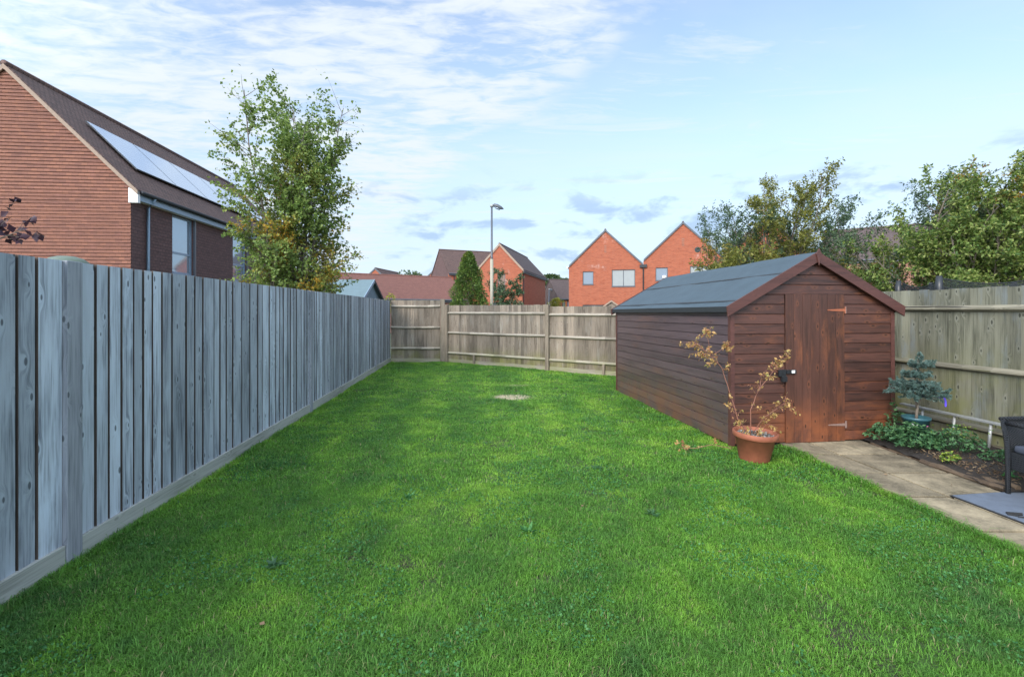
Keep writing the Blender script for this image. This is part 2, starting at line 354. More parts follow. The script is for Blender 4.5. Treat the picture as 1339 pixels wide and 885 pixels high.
def raw_mesh(name, verts, faces_flat, nper, mat, parent=None, attrs=None):
    me = bpy.data.meshes.new(name)
    nv = len(verts); nf = len(faces_flat)//nper
    me.vertices.add(nv); me.vertices.foreach_set('co', verts.astype(np.float32).ravel())
    me.loops.add(nf*nper); me.loops.foreach_set('vertex_index', faces_flat.astype(np.int32))
    me.polygons.add(nf); me.polygons.foreach_set('loop_start', np.arange(0, nf*nper, nper, dtype=np.int32))
    me.update(calc_edges=True); me.materials.append(mat)
    for k, arr in (attrs or {}).items():
        a = me.attributes.new(k, 'FLOAT', 'POINT'); a.data.foreach_set('value', arr.astype(np.float32))
    o = bpy.data.objects.new(name, me); col.objects.link(o)
    if parent is not None: o.parent = parent
    return o
def unit(a): return a/np.maximum(np.linalg.norm(a, axis=1, keepdims=True), 1e-9)
def leaves_mesh(name, P, D, size, mat, parent=None, width=.6, var=.35, flat=.35):
    """folded four-point leaves at P pointing roughly along D"""
    P = np.array(P, float); D = unit(np.array(D, float)); n = len(P)
    D = unit(D + rng.normal(0, flat, (n, 3)))
    up = unit(rng.normal(0, 1, (n, 3)) + np.array([0, 0, 1.0]))
    S = unit(np.cross(D, up)); Nn = np.cross(S, D)
    sz = (size*(1 + rng.uniform(-var, var, n)))[:, None]
    b = P; t = P + D*sz; l = P + D*sz*.42 + S*sz*width*.5 + Nn*sz*.12; r = P + D*sz*.42 - S*sz*width*.5 + Nn*sz*.12
    V4 = np.stack([b, r, t, l], 1).reshape(-1, 3)
    i = np.arange(n)*4
    F = np.stack([i, i+1, i+2, i, i+2, i+3], 1).ravel()
    return raw_mesh(name, V4, F, 3, mat, parent)

def rnd_perp(d):
    a = Vector((random.gauss(0, 1), random.gauss(0, 1), random.gauss(0, 1))); a -= a.dot(d)*d
    return a.normalized()
def grow(mb, LP, LD, p, d, Ln, r, lvl, prm):
    seg = prm['seg'][min(lvl, len(prm['seg'])-1)]
    n = max(2, int(round(Ln/seg))); st = Ln/n
    pts = [p.copy()]; rad = [r]; dirs = []
    for i in range(n):
        d = (d + rnd_perp(d)*prm['wander']*random.random() + V(0, 0, 1)*prm['lift'][min(lvl, len(prm['lift'])-1)]).normalized()
        p = p + d*st; pts.append(p.copy()); dirs.append(d.copy()); rad.append(max(r*(1-(i+1)/n*.85), .0015))
    if r > prm.get('minr', .004): mb.tube(pts, rad, 6 if lvl == 0 else (4 if lvl == 1 else 3), cap=False)
    if lvl < prm['levels']:
        nc = prm['nchild'][lvl]; t0 = prm['t0'][lvl]
        for k in range(nc):
            t = t0 + (1-t0)*(k+random.random())/nc
            i = min(int(t*n), n-1); q = pts[i].lerp(pts[i+1], t*n-i)
            ang = R(prm['angle'][lvl] + random.uniform(-12, 12))
            dd = (dirs[i]*math.cos(ang) + rnd_perp(dirs[i])*math.sin(ang)).normalized()
            fl = prm['len'][lvl]*random.uniform(.6, 1.15)*(1 - prm['taper'][lvl]*t)
            grow(mb, LP, LD, q, dd, fl, r*(1-t*.7)*.5, lvl+1, prm)
    if lvl >= prm['levels']-prm.get('leaf_lv', 1):
        m = int(Ln*prm['leaves'])
        for k in range(m):
            t = random.uniform(.15 if lvl == prm['levels'] else .45, 1)
            i = min(int(t*n), n-1); q = pts[i].lerp(pts[i+1], t*n-i)
            dd = (dirs[i]*.6 + rnd_perp(dirs[i]) + V(0, 0, prm.get('droop', -.35)))
            LP.append(q + rnd_perp(dirs[i])*random.random()*prm.get('spread', .02)); LD.append(dd)
def tree(name, label, cat, base, H, prm, leafmat, leafsize, barkmat, stems=1, splay=.1, group=None, width=.6, r0=None, flat=.35, env=None):
    root = empty(name, base, 0, label, cat, group)
    mb = MB(); LP = []; LD = []
    for k in range(stems):
        a = random.uniform(0, 6.28) if stems > 1 else 0
        a = 2*math.pi*(k+random.random()*.6)/stems
        d = V(math.cos(a)*splay, math.sin(a)*splay, 1).normalized()
        grow(mb, LP, LD, V(0, 0, -.05) + V(math.cos(a), math.sin(a), 0)*.05*(stems > 1), d, H*(1 if k == 0 else random.uniform(.8, 1)), r0 or H*.012, 0, prm)
    if base[1] < 14 and -5 < base[0] < 0:
        bad = [v[0]+base[0] > fenceL(v[1]+base[1])-.12 and v[2]+base[2] < 1.95 for v in mb.v]
        mb.f = [f for f in mb.f if not any(bad[i] for i in f)]
    mb.build('trunk', barkmat, root, smooth=True, uv=False)
    if env:
        kp = []
        for i, q in enumerate(LP):
            a_ = math.atan2(q.y, q.x); rr = np.interp(q.z, *env)*(1+.13*math.sin(3*a_+q.z*2.3)+.10*math.sin(5*a_-q.z*4.1))
            if math.hypot(q.x, q.y) < rr or random.random() < .10: kp.append(i)
        LP = [LP[i] for i in kp]; LD = [LD[i] for i in kp]
    kp = [i for i, q in enumerate(LP) if not (base[1] < 14 and -5 < base[0] < 0 and q.x+base[0] > fenceL(q.y+base[1])-.12 and q.z+base[2] < 1.9)]
    LP = [LP[i] for i in kp]; LD = [LD[i] for i in kp]
    if LP: leaves_mesh('crown', LP, LD, leafsize, leafmat, root, width=width, flat=flat)
    return root

# ------------------------------------------------------------------ ground
def sheet(name, pts, z, mat):
    mb = MB(); mb.add([(x, y, z) for x, y in pts], [tuple(range(len(pts)))]); o = mb.build(name, mat); o['kind'] = 'structure'; return o
sheet('ground', [(-300, -60), (300, -60), (300, 500), (-300, 500)], -.012, MT['ground'])
def fenceL(Y): return -2.4435 - .0843*Y
A1 = V(-3.64, 14.2, 0); A2 = V(-2.13, 14.2, 0); B1 = V(-1.93, 14.12, 0); B2 = V(4.69, 9.6, 0)
def fenceR(Y): return 5.646 - .1*Y
def edgeP(Y): return 3.445 - .071*Y       # lawn / path edge
# lawn sheet as a fine grid carrying the 'bare' patches
def smooth_noise(x, y, s, seed):
    r = np.random.default_rng(seed); G = r.random((64, 64))
    u = (x/s) % 63; v = (y/s) % 63; i = u.astype(int); j = v.astype(int); fu = u-i; fv = v-j
    fu = fu*fu*(3-2*fu); fv = fv*fv*(3-2*fv)
    return (G[i, j]*(1-fu)*(1-fv)+G[i+1, j]*fu*(1-fv)+G[i, j+1]*(1-fu)*fv+G[i+1, j+1]*fu*fv)
def fbm(x, y, s, seed): return .5*smooth_noise(x+50, y+50, s, seed)+.3*smooth_noise(x+53, y+57, s/2.1, seed+1)+.2*smooth_noise(x+51, y+52, s/4.3, seed+2)
def bare_at(x, y):
    d1 = np.hypot((x-.02)/.42, (y-8.43)/.30); d2 = np.hypot((x-.08)/.36, (y-9.75)/.16)
    w = fbm(x, y, .25, 90)
    return np.clip(1.9*(1.3-d1-.6*w), 0, 1) + .55*np.clip(1.25-d2-.6*w, 0, 1)
gx = np.linspace(-4.2, 5.2, 230); gy = np.linspace(-3, 14.6, 360)
GX, GY = np.meshgrid(gx, gy, indexing='ij')
def lawn_z(x, y): return np.maximum(.004 + .05*(fbm(x, y, 1.1, 5)-.4)*np.clip((2.9-x)/.6, 0, 1) + .012*(fbm(x, y, .22, 8)-.4), .001)
GZ = lawn_z(GX, GY)
vz = np.stack([GX, GY, GZ], -1).reshape(-1, 3)
ii, jj = np.meshgrid(np.arange(229), np.arange(359), indexing='ij'); q = (ii*360+jj).ravel()
cx = (GX[:-1, :-1]+GX[1:, 1:]).ravel()/2; cy = (GY[:-1, :-1]+GY[1:, 1:]).ravel()/2
keep = (cx > fenceL(cy)-.02) & (cy < 14.2) & ((cy > 5.0) | (cx < edgeP(cy)+.02))
q = q[keep]
F = np.stack([q, q+360, q+361, q+1], 1).ravel()
lawn = raw_mesh('lawn', vz, F, 4, MT['lawn'], None, {'bare': np.clip(bare_at(vz[:, 0], vz[:, 1])*1.3, 0, 1)})
lawn['kind'] = 'structure'

# grass blades, one real mesh
SH_F = np.array([2.49, 5.37]); SH_U = np.array([.992, .126]); SH_V = np.array([-.126, .992]); SH_W, SH_L = 2.03, 3.73
def lawn_mask(x, y):
    ok = (x > fenceL(y)+.015) & (x < edgeP(y)+.035+.02*np.sin(y*9)+.02*np.sin(y*23))
    ok |= (y > 5.25) & (x > fenceL(y)+.015) & (x < 3.2) | ((y > 9) & (x < fenceR(y)-.05))
    ok &= y < np.where(x < -2.0, 14.17, 14.12 - (x+1.93)*.6828-.02)
    rx = (x-SH_F[0])*SH_U[0]+(y-SH_F[1])*SH_U[1]; ry = (x-SH_F[0])*SH_V[0]+(y-SH_F[1])*SH_V[1]
    ok &= ~((rx > .0) & (rx < SH_W+.4) & (ry > -.0) & (ry < SH_L+.0))
    ok &= ~((x > 3.06) & (y < 5.7))| (x < edgeP(y)+.05)
    return ok
def blades(n, y0, y1, hmul, wmul):
    y = rng.uniform(y0, y1, n); x = rng.uniform(-3.7, 5.0, n)
    bp = bare_at(x, y)
    k = lawn_mask(x, y) & (rng.random(n) > np.clip(bp*1.3, 0, .93))
    thin = fbm(x, y, .28, 44); k &= rng.random(n) < np.clip((thin-.2)*5, .35, 1)
    x, y, bp = x[k], y[k], bp[k]; n = len(x)
    tone = fbm(x, y, 1.1, 11)*.34 + fbm(x, y, .38, 31)*.58 + fbm(x, y, .12, 36)*.25 - .09 + .07*np.sin((x+.08*y)*2*np.pi/.9)*np.clip((y-2)/4, 0, 1)
    tone = np.clip((tone-.20)*1.6 + .09*np.clip(y-3.2, 0, 2), 0, 1)  # grass darkens towards the viewer: near shade put into the blade tone
    dx = x-fenceL(y)
    h = (.016 + .024*rng.random(n)**1.4)*(1.15-.55*tone)*hmul*(.8+.6*fbm(x, y, .5, 71))
    h *= np.where(dx < .1, 1.7, 1); h *= np.where((y < 5.3) & (x > edgeP(y)-.07), 1.9, 1)
    tall = rng.random(n) < .02; h = np.where(tall, h*1.8, h)
    az = rng.uniform(0, 2*np.pi, n); lean = rng.uniform(.75, 1.62, n)
    w = (.0009 + .0012*rng.random(n))*wmul
    z0 = lawn_z(x, y)-.002
    dirx, diry = np.cos(az), np.sin(az); px, py = -diry, dirx
    base = np.stack([x, y, z0], 1); D = np.stack([dirx, diry, np.zeros(n)], 1); S = np.stack([px, py, np.zeros(n)], 1)*w[:, None]
    mid = base + D*(h*np.sin(lean*.6)*.5)[:, None] + np.array([0, 0, 1])*(h*.6)[:, None]
    tip = base + D*(h*np.sin(lean))[:, None] + np.array([0, 0, 1])*(h*(.45+.6*np.cos(lean)))[:, None]
    Vv = np.stack([base-S, base+S, mid+S*.8, mid-S*.8, tip], 1).reshape(-1, 3)
    rn = rng.random(n); dry = np.clip(bp*1.4, 0, 1)*(rng.random(n) < .85)
    return Vv, tone, rn, dry, n
parts = [blades(900000, 1.0, 4.2, 1.0, 1.0), blades(420000, 4.2, 8.0, 1.05, 1.7), blades(260000, 8.0, 14.2, 1.1, 2.6)]
VV = np.concatenate([p[0] for p in parts]); nb = sum(p[3+1] for p in parts)
i = np.arange(nb)*5
F = np.stack([i, i+1, i+2, i, i+2, i+3, i+3, i+2, i+4], 1).ravel()
at = {k: np.repeat(np.concatenate([p[j] for p in parts]), 5) for k, j in (('tone', 1), ('rnd', 2), ('dry', 3))}
g = raw_mesh('grass', VV, F, 3, MT['grass'], None, at)
tag(g, 'mown green lawn grass with brighter mossy patches between the two fences', 'grass', kind='stuff')
# clover and small weeds, in drifts
n = 190000; x = rng.uniform(-3.6, 3.4, n); y = 1.2+12*rng.random(n)**1.6
k = lawn_mask(x, y) & (fbm(x, y, .4, 61) > .57) & (rng.random(n) < .8); x, y = x[k], y[k]; n = len(x)
P = np.stack([x, y, lawn_z(x, y)+rng.uniform(.010, .026, n)], 1); a = rng.uniform(0, 6.283, n)
Dd = np.stack([np.cos(a), np.sin(a), rng.uniform(-.1, .4, n)], 1)
c = leaves_mesh('clover', P, Dd, .0135, MT['clover'], None, width=.9, flat=.3)
tag(c, 'dark green clover leaves drifting through the mown lawn', 'clover', kind='stuff')
# rosettes of broad-leaved weeds: one object each near the camera
for wi, (wx, wy, s, lab) in enumerate([(-1.42, 2.85, .07, 'pale green weed rosette in the lawn nearest the wide fence post'), (.12, 3.3, .06, 'broad leaved weed rosette at the middle of the near lawn'),
        (1.05, 3.55, .06, 'tall bladed weed tuft right of the lawn centre'), (-.85, 3.9, .055, 'small weed rosette left of the lawn centre'), (.85, 4.6, .05, 'flat dark weed rosette halfway to the terracotta pot')]):
    P = []; Dd = []
    for j in range(16):
        a = random.uniform(0, 6.28); P.append((wx+random.gauss(0, .015), wy+random.gauss(0, .015), float(lawn_z(np.array(wx), np.array(wy)))+.01)); Dd.append((math.cos(a), math.sin(a), random.uniform(.1, .9)))
    o = leaves_mesh('weed_plant', P, Dd, s, MT['clover'] if wi % 2 else MT['bed_leaf'], None, width=.33, flat=.1)
    tag(o, lab, 'weed', 'broad leaved weeds in the lawn')
# a few fallen leaves on lawn
P = []; Dd = []
# ------------------------------------------------------------------ fences
def boards_mb(p0, p1, z0, z1, pitch, side, thick=.016, overlap=.012, jitter=.006, tilt=True, skip=()):
    """feather-edge boards from p0 to p1; 'side' is the unit normal they show"""
    mb = MB(); d = (p1-p0); Ln = d.length; d.normalize(); n = max(1, int(round(Ln/pitch))); w = Ln/n
    for i in range(n):
        a = p0 + d*(i*w); b = p0 + d*((i+1)*w + overlap)
        if i == n-1: b = p0 + d*(i*w+w)
        t0 = thick*1.35 if tilt else thick*random.uniform(.8, 1.2); t1 = thick*.35 if tilt else t0
        dz = random.uniform(-jitter, jitter); off = random.uniform(0, .002)
        q = [a+side*off, b+side*off, b+side*(off+t1), a+side*(off+t0)]
        q = [V(v.x, v.y, z0) for v in q]
        mb.prism(q, (0, 0, z1-z0+dz))
    return mb
# left fence (boards face the lawn)
lf = empty('left_fence', (fenceL(7), 7, 0), 0, 'long silvery blue fence of upright overlapping boards along the lawn', 'fence')
off = V(-fenceL(7), -7, 0)
dirL = V(-.0843, 1, 0).normalized(); nrm = V(dirL.y, -dirL.x, 0)
def LP_(Y): return V(fenceL(Y), Y, 0)
postsL = [2.83, 7.10, 11.95]
spans = [(.4, 2.83), (2.95, 7.10), (7.22, 11.95), (12.07, 14.2)]
for (a, b) in spans:
    pa, pb = LP_(a), LP_(b)
    mb = MB(); T_ = (pb-pa).length; t_ = 0
    while t_ < T_-.001:
        wv = random.choice([.10, .108, .115, .12, .125, .19]) if random.random() < .8 else .115
        if T_-t_-wv < .08: wv = T_-t_
        gap = random.uniform(.011, .0155); j = random.uniform(-.002, .003); dz = random.uniform(-.002, .002)
        a_ = pa+dirL*(t_+gap); b_ = pa+dirL*(t_+wv)
        mb.prism([V(v.x, v.y, .145) for v in (a_+nrm*(.002+j), b_+nrm*(-.003+j), b_-nrm*.038, a_-nrm*.038)][::-1], (0, 0, 1.705+dz)); t_ += wv
    mb.v = [tuple(Vector(v)+off) for v in mb.v]; fb = mb.build('fence_boards', MT['fence_blue'], lf)
    fb.data.materials.append(MT['fence_gap_shade'])
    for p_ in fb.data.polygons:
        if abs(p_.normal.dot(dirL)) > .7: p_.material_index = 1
    mb = MB().prism([V(v.x, v.y, .15)+off for v in (pa-nrm*.040, pb-nrm*.040, pb-nrm*.052, pa-nrm*.052)][::-1], (0, 0, 1.695)); mb.build('backing_boards', MT['fence_gap_shade'], lf)
    g = MB(); M = Matrix.Translation(off) @ Matrix.Translation(pa) @ Matrix.Rotation(math.atan2(dirL.y, dirL.x), 4, 'Z')
    g.box((0.002, -.018, -.02), ((pb-pa).length-.002, .022, .15), M); g.build('gravel_board', MT['gravel_board'], lf, bevel=.003)
    r_ = MB()
    for zz in (.35, .95, 1.6): r_.box((0, .02+.005, zz), ((pb-pa).length, .075, zz+.07), M)
    r_.build('rail', MT['rail'], lf)
for Y in postsL:
    M = Matrix.Translation(off) @ Matrix.Translation(LP_(Y)) @ Matrix.Rotation(math.atan2(dirL.y, dirL.x), 4, 'Z')
    MB().box((0.004, -.024, -.05), (.116, .08, 1.849), M).build('post', MT['fence_post_blue'], lf, bevel=.004)

def railed_fence(root, p0, p1, z_top, rails, nrm, post_ends=(False, True), board_mat='fence_back', rail_mat='rail', pitch=.098, extra=0, fade=None):
    """boards behind, three arris rails and posts towards the lawn"""
    o = -Vector(root.location); d = (p1-p0).normalized(); Ln = (p1-p0).length
    mb = boards_mb(p0, p1, .12, z_top, pitch, -nrm, thick=.012, overlap=.0, jitter=.006, tilt=False)
    mb.v = [tuple(Vector(v)+o) for v in mb.v]; mb.build('fence_boards', MT[board_mat], root)
    M = Matrix.Translation(o) @ Matrix.Translation(p0) @ Matrix(((d.x, nrm.x, 0, 0), (d.y, nrm.y, 0, 0), (0, 0, 1, 0), (0, 0, 0, 1)))
    for z in rails:
        q = [M @ V(.0, .0, z-.042), M @ V(0, .05, z-.012), M @ V(0, .05, z+.002), M @ V(0, 0, z+.035)]
        r = MB(); n = 8; sag = random.uniform(-.012, .004)
        for k in range(n):
            a, b = Ln*k/n, Ln*(k+1)/n
            sa, sb = sag*math.sin(math.pi*k/n), sag*math.sin(math.pi*(k+1)/n)
            vs = [M @ V(a, y, zz+sa) for y, zz in ((0.001, z-.042), (.05, z-.014), (.05, z+.004), (0.001, z+.035))] + [M @ V(b, y, zz+sb) for y, zz in ((0.001, z-.042), (.05, z-.014), (.05, z+.004), (0.001, z+.035))]
            fs = [(0, 1, 5, 4), (1, 2, 6, 5), (2, 3, 7, 6), (3, 0, 4, 7)]
            if k == 0: fs.append((3, 2, 1, 0))
            if k == n-1: fs.append((4, 5, 6, 7))
            r.add(vs, fs)
        r.build('rail', MT[rail_mat], root)
    g = MB().box((0, -.012, -.03), (Ln, .014, .118), M); g.build('gravel_board', MT[rail_mat], root)
    return M
def fpost(root, p, h, w=.1, mat='post', ang=0):
    M = Matrix.Translation(-Vector(root.location)) @ Matrix.Translation(p) @ Matrix.Rotation(ang, 4, 'Z')
    m_ = MB(); m_.box((-w/2, -w/2, -.05), (w/2, w/2, h), M); return m_.build('post', MT[mat], root, bevel=.005)

cf = empty('corner_fence', A1, 0, 'short taller fence panel with three rails at the far left corner', 'fence')
railed_fence(cf, A1+V(.02, 0, 0), A2+V(-.02, 0, 0), 1.86, (1.68, 1.05, .42), V(0, -1, 0))
fpost(cf, A2+V(.06, -.03, 0), 1.89, .12)
bd = (B2-B1).normalized(); bn = V(bd.y, -bd.x, 0); bang = math.atan2(bd.y, bd.x)
bf = empty('back_fence', B1, 0, 'weathered brown fence with rails and posts across the end of the lawn', 'fence')
Pm = B1 + bd*3.46; Pm2 = B1+bd*6.6
railed_fence(bf, B1+bd*.06, Pm-bd*.05, 1.70, (1.475, .90, .30), bn)
railed_fence(bf, Pm+bd*.05, Pm2-bd*.05, 1.655, (1.445, .885, .29), bn)
railed_fence(bf, Pm2+bd*.05, B2, 1.66, (1.45, .89, .29), bn)
fpost(bf, B1+bn*.01, 1.72, .11, ang=bang); fpost(bf, Pm+bn*.03, 1.70, .1, ang=bang); fpost(bf, Pm2+bn*.03, 1.68, .1, ang=bang)
for t in (1.05, 5.0):
    M = Matrix.Translation(-B1) @ Matrix.Translation(B1+bd*t+bn*.04) @ Matrix.Rotation(bang, 4, 'Z')
    MB().box((-.028, -.02, -.03), (.028, .02, .27), M).build('stake', MT['post'], bf)
rf = empty('right_fence', (fenceR(6), 6, 0), 0, 'green stained fence of wide boards and rails right of the shed', 'fence')
dR = V(-.1, 1, 0).normalized(); nR = V(-dR.y, dR.x, 0)
ys = [2.0, 4.45, 6.85, 9.55]
for a, b in zip(ys[:-1], ys[1:]):
    railed_fence(rf, V(fenceR(b), b, 0), V(fenceR(a), a, 0), 1.80, (1.575, .915, .27), nR, board_mat='fence_right', rail_mat='rail_right', pitch=.118)
for a in ys[:3:2]: fpost(rf, V(fenceR(a), a, 0)+nR*.03, 1.82, .1, 'rail_right', math.atan2(dR.y, dR.x))
# cable lying on top rail
pts = [V(fenceR(Y), Y, 1.592+.008*math.sin(Y*2.3)+.004*math.sin(Y*7)) + nR*.032 for Y in np.linspace(2.2, 7.5, 50)]
tag(MB().tube(pts, .005, 6).build('garden_cable', MT['black'], smooth=True), 'thin black cable running along the top rail of the green stained fence', 'cable')

# ------------------------------------------------------------------ shed
shed = empty('garden_shed', (2.49, 5.37, 0), math.atan2(.126, .992), 'dark red brown timber shed with grey blue felt roof', 'shed')
shed.rotation_euler.x = R(-.35)
W, LN, EV, RG = SH_W, SH_L, 1.60, 2.17
k_ = (RG-EV)/(W/2)
def topz(x): return EV + k_*(W/2-abs(x-W/2))
def clad(axis, a0, a1, z0, ztop, face, sgn, holes=(), pitch=.113):
    """overlapping horizontal boards; axis 'x' boards run in x on plane y=face"""
    mb = MB(); z = z0; first = True
    while z < ztop(0 if axis == 'y' else W/2)-.01:
        z2 = z+pitch
        segs = [(a0, a1)]
        for (h0, h1, hz) in holes:
            if z < hz-.01:
                segs = [s_ for s0, s1 in segs for s_ in ((s0, min(s1, h0)), (max(s0, h1), s1)) if s_[1]-s_[0] > .01]
        for s0, s1 in segs:
            lo, hi = .018, .011
            prof = [(0, z), (lo, z), (lo, z+.004), (hi+.004, z2-.014), (hi-.005, z2-.007), (hi-.006, z2), (0, z2)]
            if axis == 'x':
                # clip ends by the gable slope
                def ends(zz):
                    if zz <= EV: return s0, s1
                    m_ = (zz-EV)/k_; return max(s0, m_), min(s1, W-m_)
                vs0, vs1 = [], []
                ok = True
                for t, zz in prof:
                    zz = min(zz, RG-.005); e0, e1 = ends(zz)
                    if e1 < e0: e0 = e1 = W/2
                    vs0.append((e0, face+sgn*t, zz)); vs1.append((e1, face+sgn*t, zz))
            else:
                vs0 = [(face+sgn*t, s0, min(zz, EV)) for t, zz in prof]; vs1 = [(face+sgn*t, s1, min(zz, EV)) for t, zz in prof]
            n = len(prof)
            mb.add(vs0+vs1, [tuple(range(n))[::-1], tuple(range(n, 2*n))]+[(i, (i+1) % n, n+(i+1) % n, n+i) for i in range(n)])
        z = z2
    return mb
DX0, DX1, DZ = .64, 1.40, 1.745
clad('x', 0.0, W, .045, topz, .0, -1, [(DX0, DX1, DZ)]).build('front_wall', MT['shed_front'], shed)
clad('x', 0.0, W, .045, topz, LN, 1).build('back_wall', MT['shed_side'], shed)
clad('y', 0.0, LN, .03, lambda q: EV, 0.0, -1).build('left_wall', MT['shed_side'], shed)
clad('y', 0.0, LN, .03, lambda q: EV, W, 1).build('right_wall', MT['shed_side'], shed)
MB().box((.02, .02, -.02), (W-.02, LN-.02, .04)).build('floor_bearer', MT['soil'], shed)
mb = MB()
mb.box((-.026, -.024, .0), (.022, -.0185, EV+.02)); mb.box((-.026, -.018, .0), (-.0195, .03, EV)); mb.build('corner_trim', MT['shed_trim'], shed)
mb = MB(); mb.box((W-.022, -.024, .0), (W+.026, -.0185, EV+.02)); mb.build('corner_trim', MT['shed_trim'], shed)
mb = MB(); mb.box((-.026, LN-.03, .0), (-.0195, LN+.022, EV)); mb.build('corner_trim', MT['shed_trim'], shed)
# door of seven vertical boards
door = MB(); x = DX0+.006; wd = (DX1-DX0-.012)/7
for i in range(7):
    j = random.uniform(.0, .0025)
    door.box((x+.0012, -.026-j, .035), (x+wd-.0012, -.004, DZ-.008+random.uniform(-.002, .002))); x += wd
door = door.build('door', MT['shed_door'], shed, bevel=.002)
MB().box((DX0, -.0035, .03), (DX1, .01, DZ)).build('door_lining', MT['felt_edge'], shed)
for z, mt in ((1.555, 'rust'), (.225, 'worn_steel')):
    h = MB(); h.prism([(DX1-.004, -.0315, z-.016), (DX1-.22, -.0315, z-.006), (DX1-.225, -.0315, z), (DX1-.22, -.0315, z+.006), (DX1-.004, -.0315, z+.016)], (0, .004, 0))
    h.box((DX1+.002, -.0275, z-.04), (DX1+.02, -.0235, z+.04)); h.tube([(DX1, -.031, z-.04), (DX1, -.031, z+.04)], .005, 8)
    for q in (-.05, -.12, -.19): h.lathe([(.0, 0), (.005, .0)], 6, (DX1+q, -.033, z))
    hg = h.build('hinge', MT[mt], shed)
    MB().box((DX1+.003, -.0295, z-.04), (DX1+.018, -.0278, z+.04)).build('hinge_plate', MT['worn_steel'], hg)
lk = MB(); lk.box((DX0-.09, -.05, .80), (DX0-.005, -.024, .875)); lk.box((DX0+.0, -.055, .83), (DX0+.12, -.029, .872)); lk.box((DX0-.06, -.066, .74), (DX0-.0, -.03, .80))
lk.tube([(DX0-.05, -.05, .80), (DX0-.05, -.05, .83), (DX0-.01, -.05, .83), (DX0-.01, -.05, .80)], .005, 8)
lk = lk.build('door_lock', MT['black'], shed, bevel=.004)
MB().box((DX0+.06, -.0575, .836), (DX0+.10, -.0555, .868)).build('lock_plate', MT['white'], lk)
# roof: felt in two slopes with laps
sl = math.sqrt(k_*k_+1)
OV = .075; OF = .085
def slope_pt(x_from_ridge, y, lift):     # x_from_ridge >0 toward the left eave
    return (W/2 - x_from_ridge, y, RG - k_*x_from_ridge + lift)
for sgn, nm in ((1, 'roof_left'), (-1, 'roof_right')):
    mb = MB(); nx, ny = 26, 60
    xs = np.linspace(0, W/2+OV, nx); yy = np.linspace(-OF+.02, LN+OF, ny)
    vs = []
    for a in xs:
        for y_ in yy:
            lap = .006 if a < .42 else (.003 if a < .98 else 0)
            lap += .012 if abs(a) < .14 else 0
            wv = .004*math.sin(y_*3.1+a*2)+.0025*math.sin(y_*7.7+a*9)+random.uniform(-.0012, .0012)
            x_, y2, z_ = slope_pt(a, y_, .035+lap+wv)
            vs.append((x_ if sgn == 1 else W-x_, y2, z_))
    fs = [(i*ny+j, i*ny+j+1, (i+1)*ny+j+1, (i+1)*ny+j) if sgn == -1 else (i*ny+j, (i+1)*ny+j, (i+1)*ny+j+1, i*ny+j+1) for i in range(nx-1) for j in range(ny-1)]
    mb.add(vs, fs); rfm = mb.build('roof_felt', MT['felt'], shed, smooth=True)
    # deck under the felt + dark turned-down edge
    dk = MB(); a = W/2+OV-.004
    p = [slope_pt(0.0, -OF+.022, .028), slope_pt(a, -OF+.022, .028), slope_pt(a, -OF+.022, .004), slope_pt(0.0, -OF+.022, .004)]
    if sgn == -1: p = [(W-q[0], q[1], q[2]) for q in p][::-1]
    dk.prism(p, (0, LN+2*OF-.024, 0)); dk.build('roof_deck', MT['shed_trim'], shed)
    ed = MB(); x0, y0, z0 = slope_pt(W/2+OV, 0, .036)
    bx = sorted([x0-.006 if sgn == 1 else W-x0-.002, x0+.002 if sgn == 1 else W-x0+.006])
    ed.box((bx[0], -OF+.02, z0-.062), (bx[1], LN+OF, z0+.002)); ed.build('felt_edge', MT['felt_edge'], rfm)
    # lap seams
    sm = MB()
    for a_ in (.42, .98):
        q = [slope_pt(a_-.004, -OF+.03, .0435), slope_pt(a_+.012, -OF+.03, .039), slope_pt(a_+.012, LN+OF, .039), slope_pt(a_-.004, LN+OF, .0435)]
        if sgn == -1: q = [(W-v[0], v[1], v[2]) for v in q]
        sm.prism(q, (0, 0, .003))
    sm.build('felt_seam', MT['felt_edge'], rfm)
    # barge boards front and back
    for yb, dy in ((-OF-.002, .02), (LN+OF-.018, .02)):
        a = W/2+OV+.03
        p = [slope_pt(0, yb, .055), slope_pt(a, yb, .055), slope_pt(a-.01, yb, -.065), slope_pt(0, yb, -.065)]
        if sgn == -1: p = [(W-q[0], q[1], q[2]) for q in p][::-1]
        MB().prism(p, (0, dy, 0)).build('barge_board', MT['shed_trim'], shed, bevel=.002)
f_ = MB(); zc = RG+.005
f_.prism([(W/2-.035, -OF-.016, zc+.02), (W/2, -OF-.016, zc-.115), (W/2+.035, -OF-.016, zc+.02), (W/2, -OF-.016, zc+.085)][::-1], (0, .013, 0)); f_.build('finial', MT['shed_trim'], shed, bevel=.002)

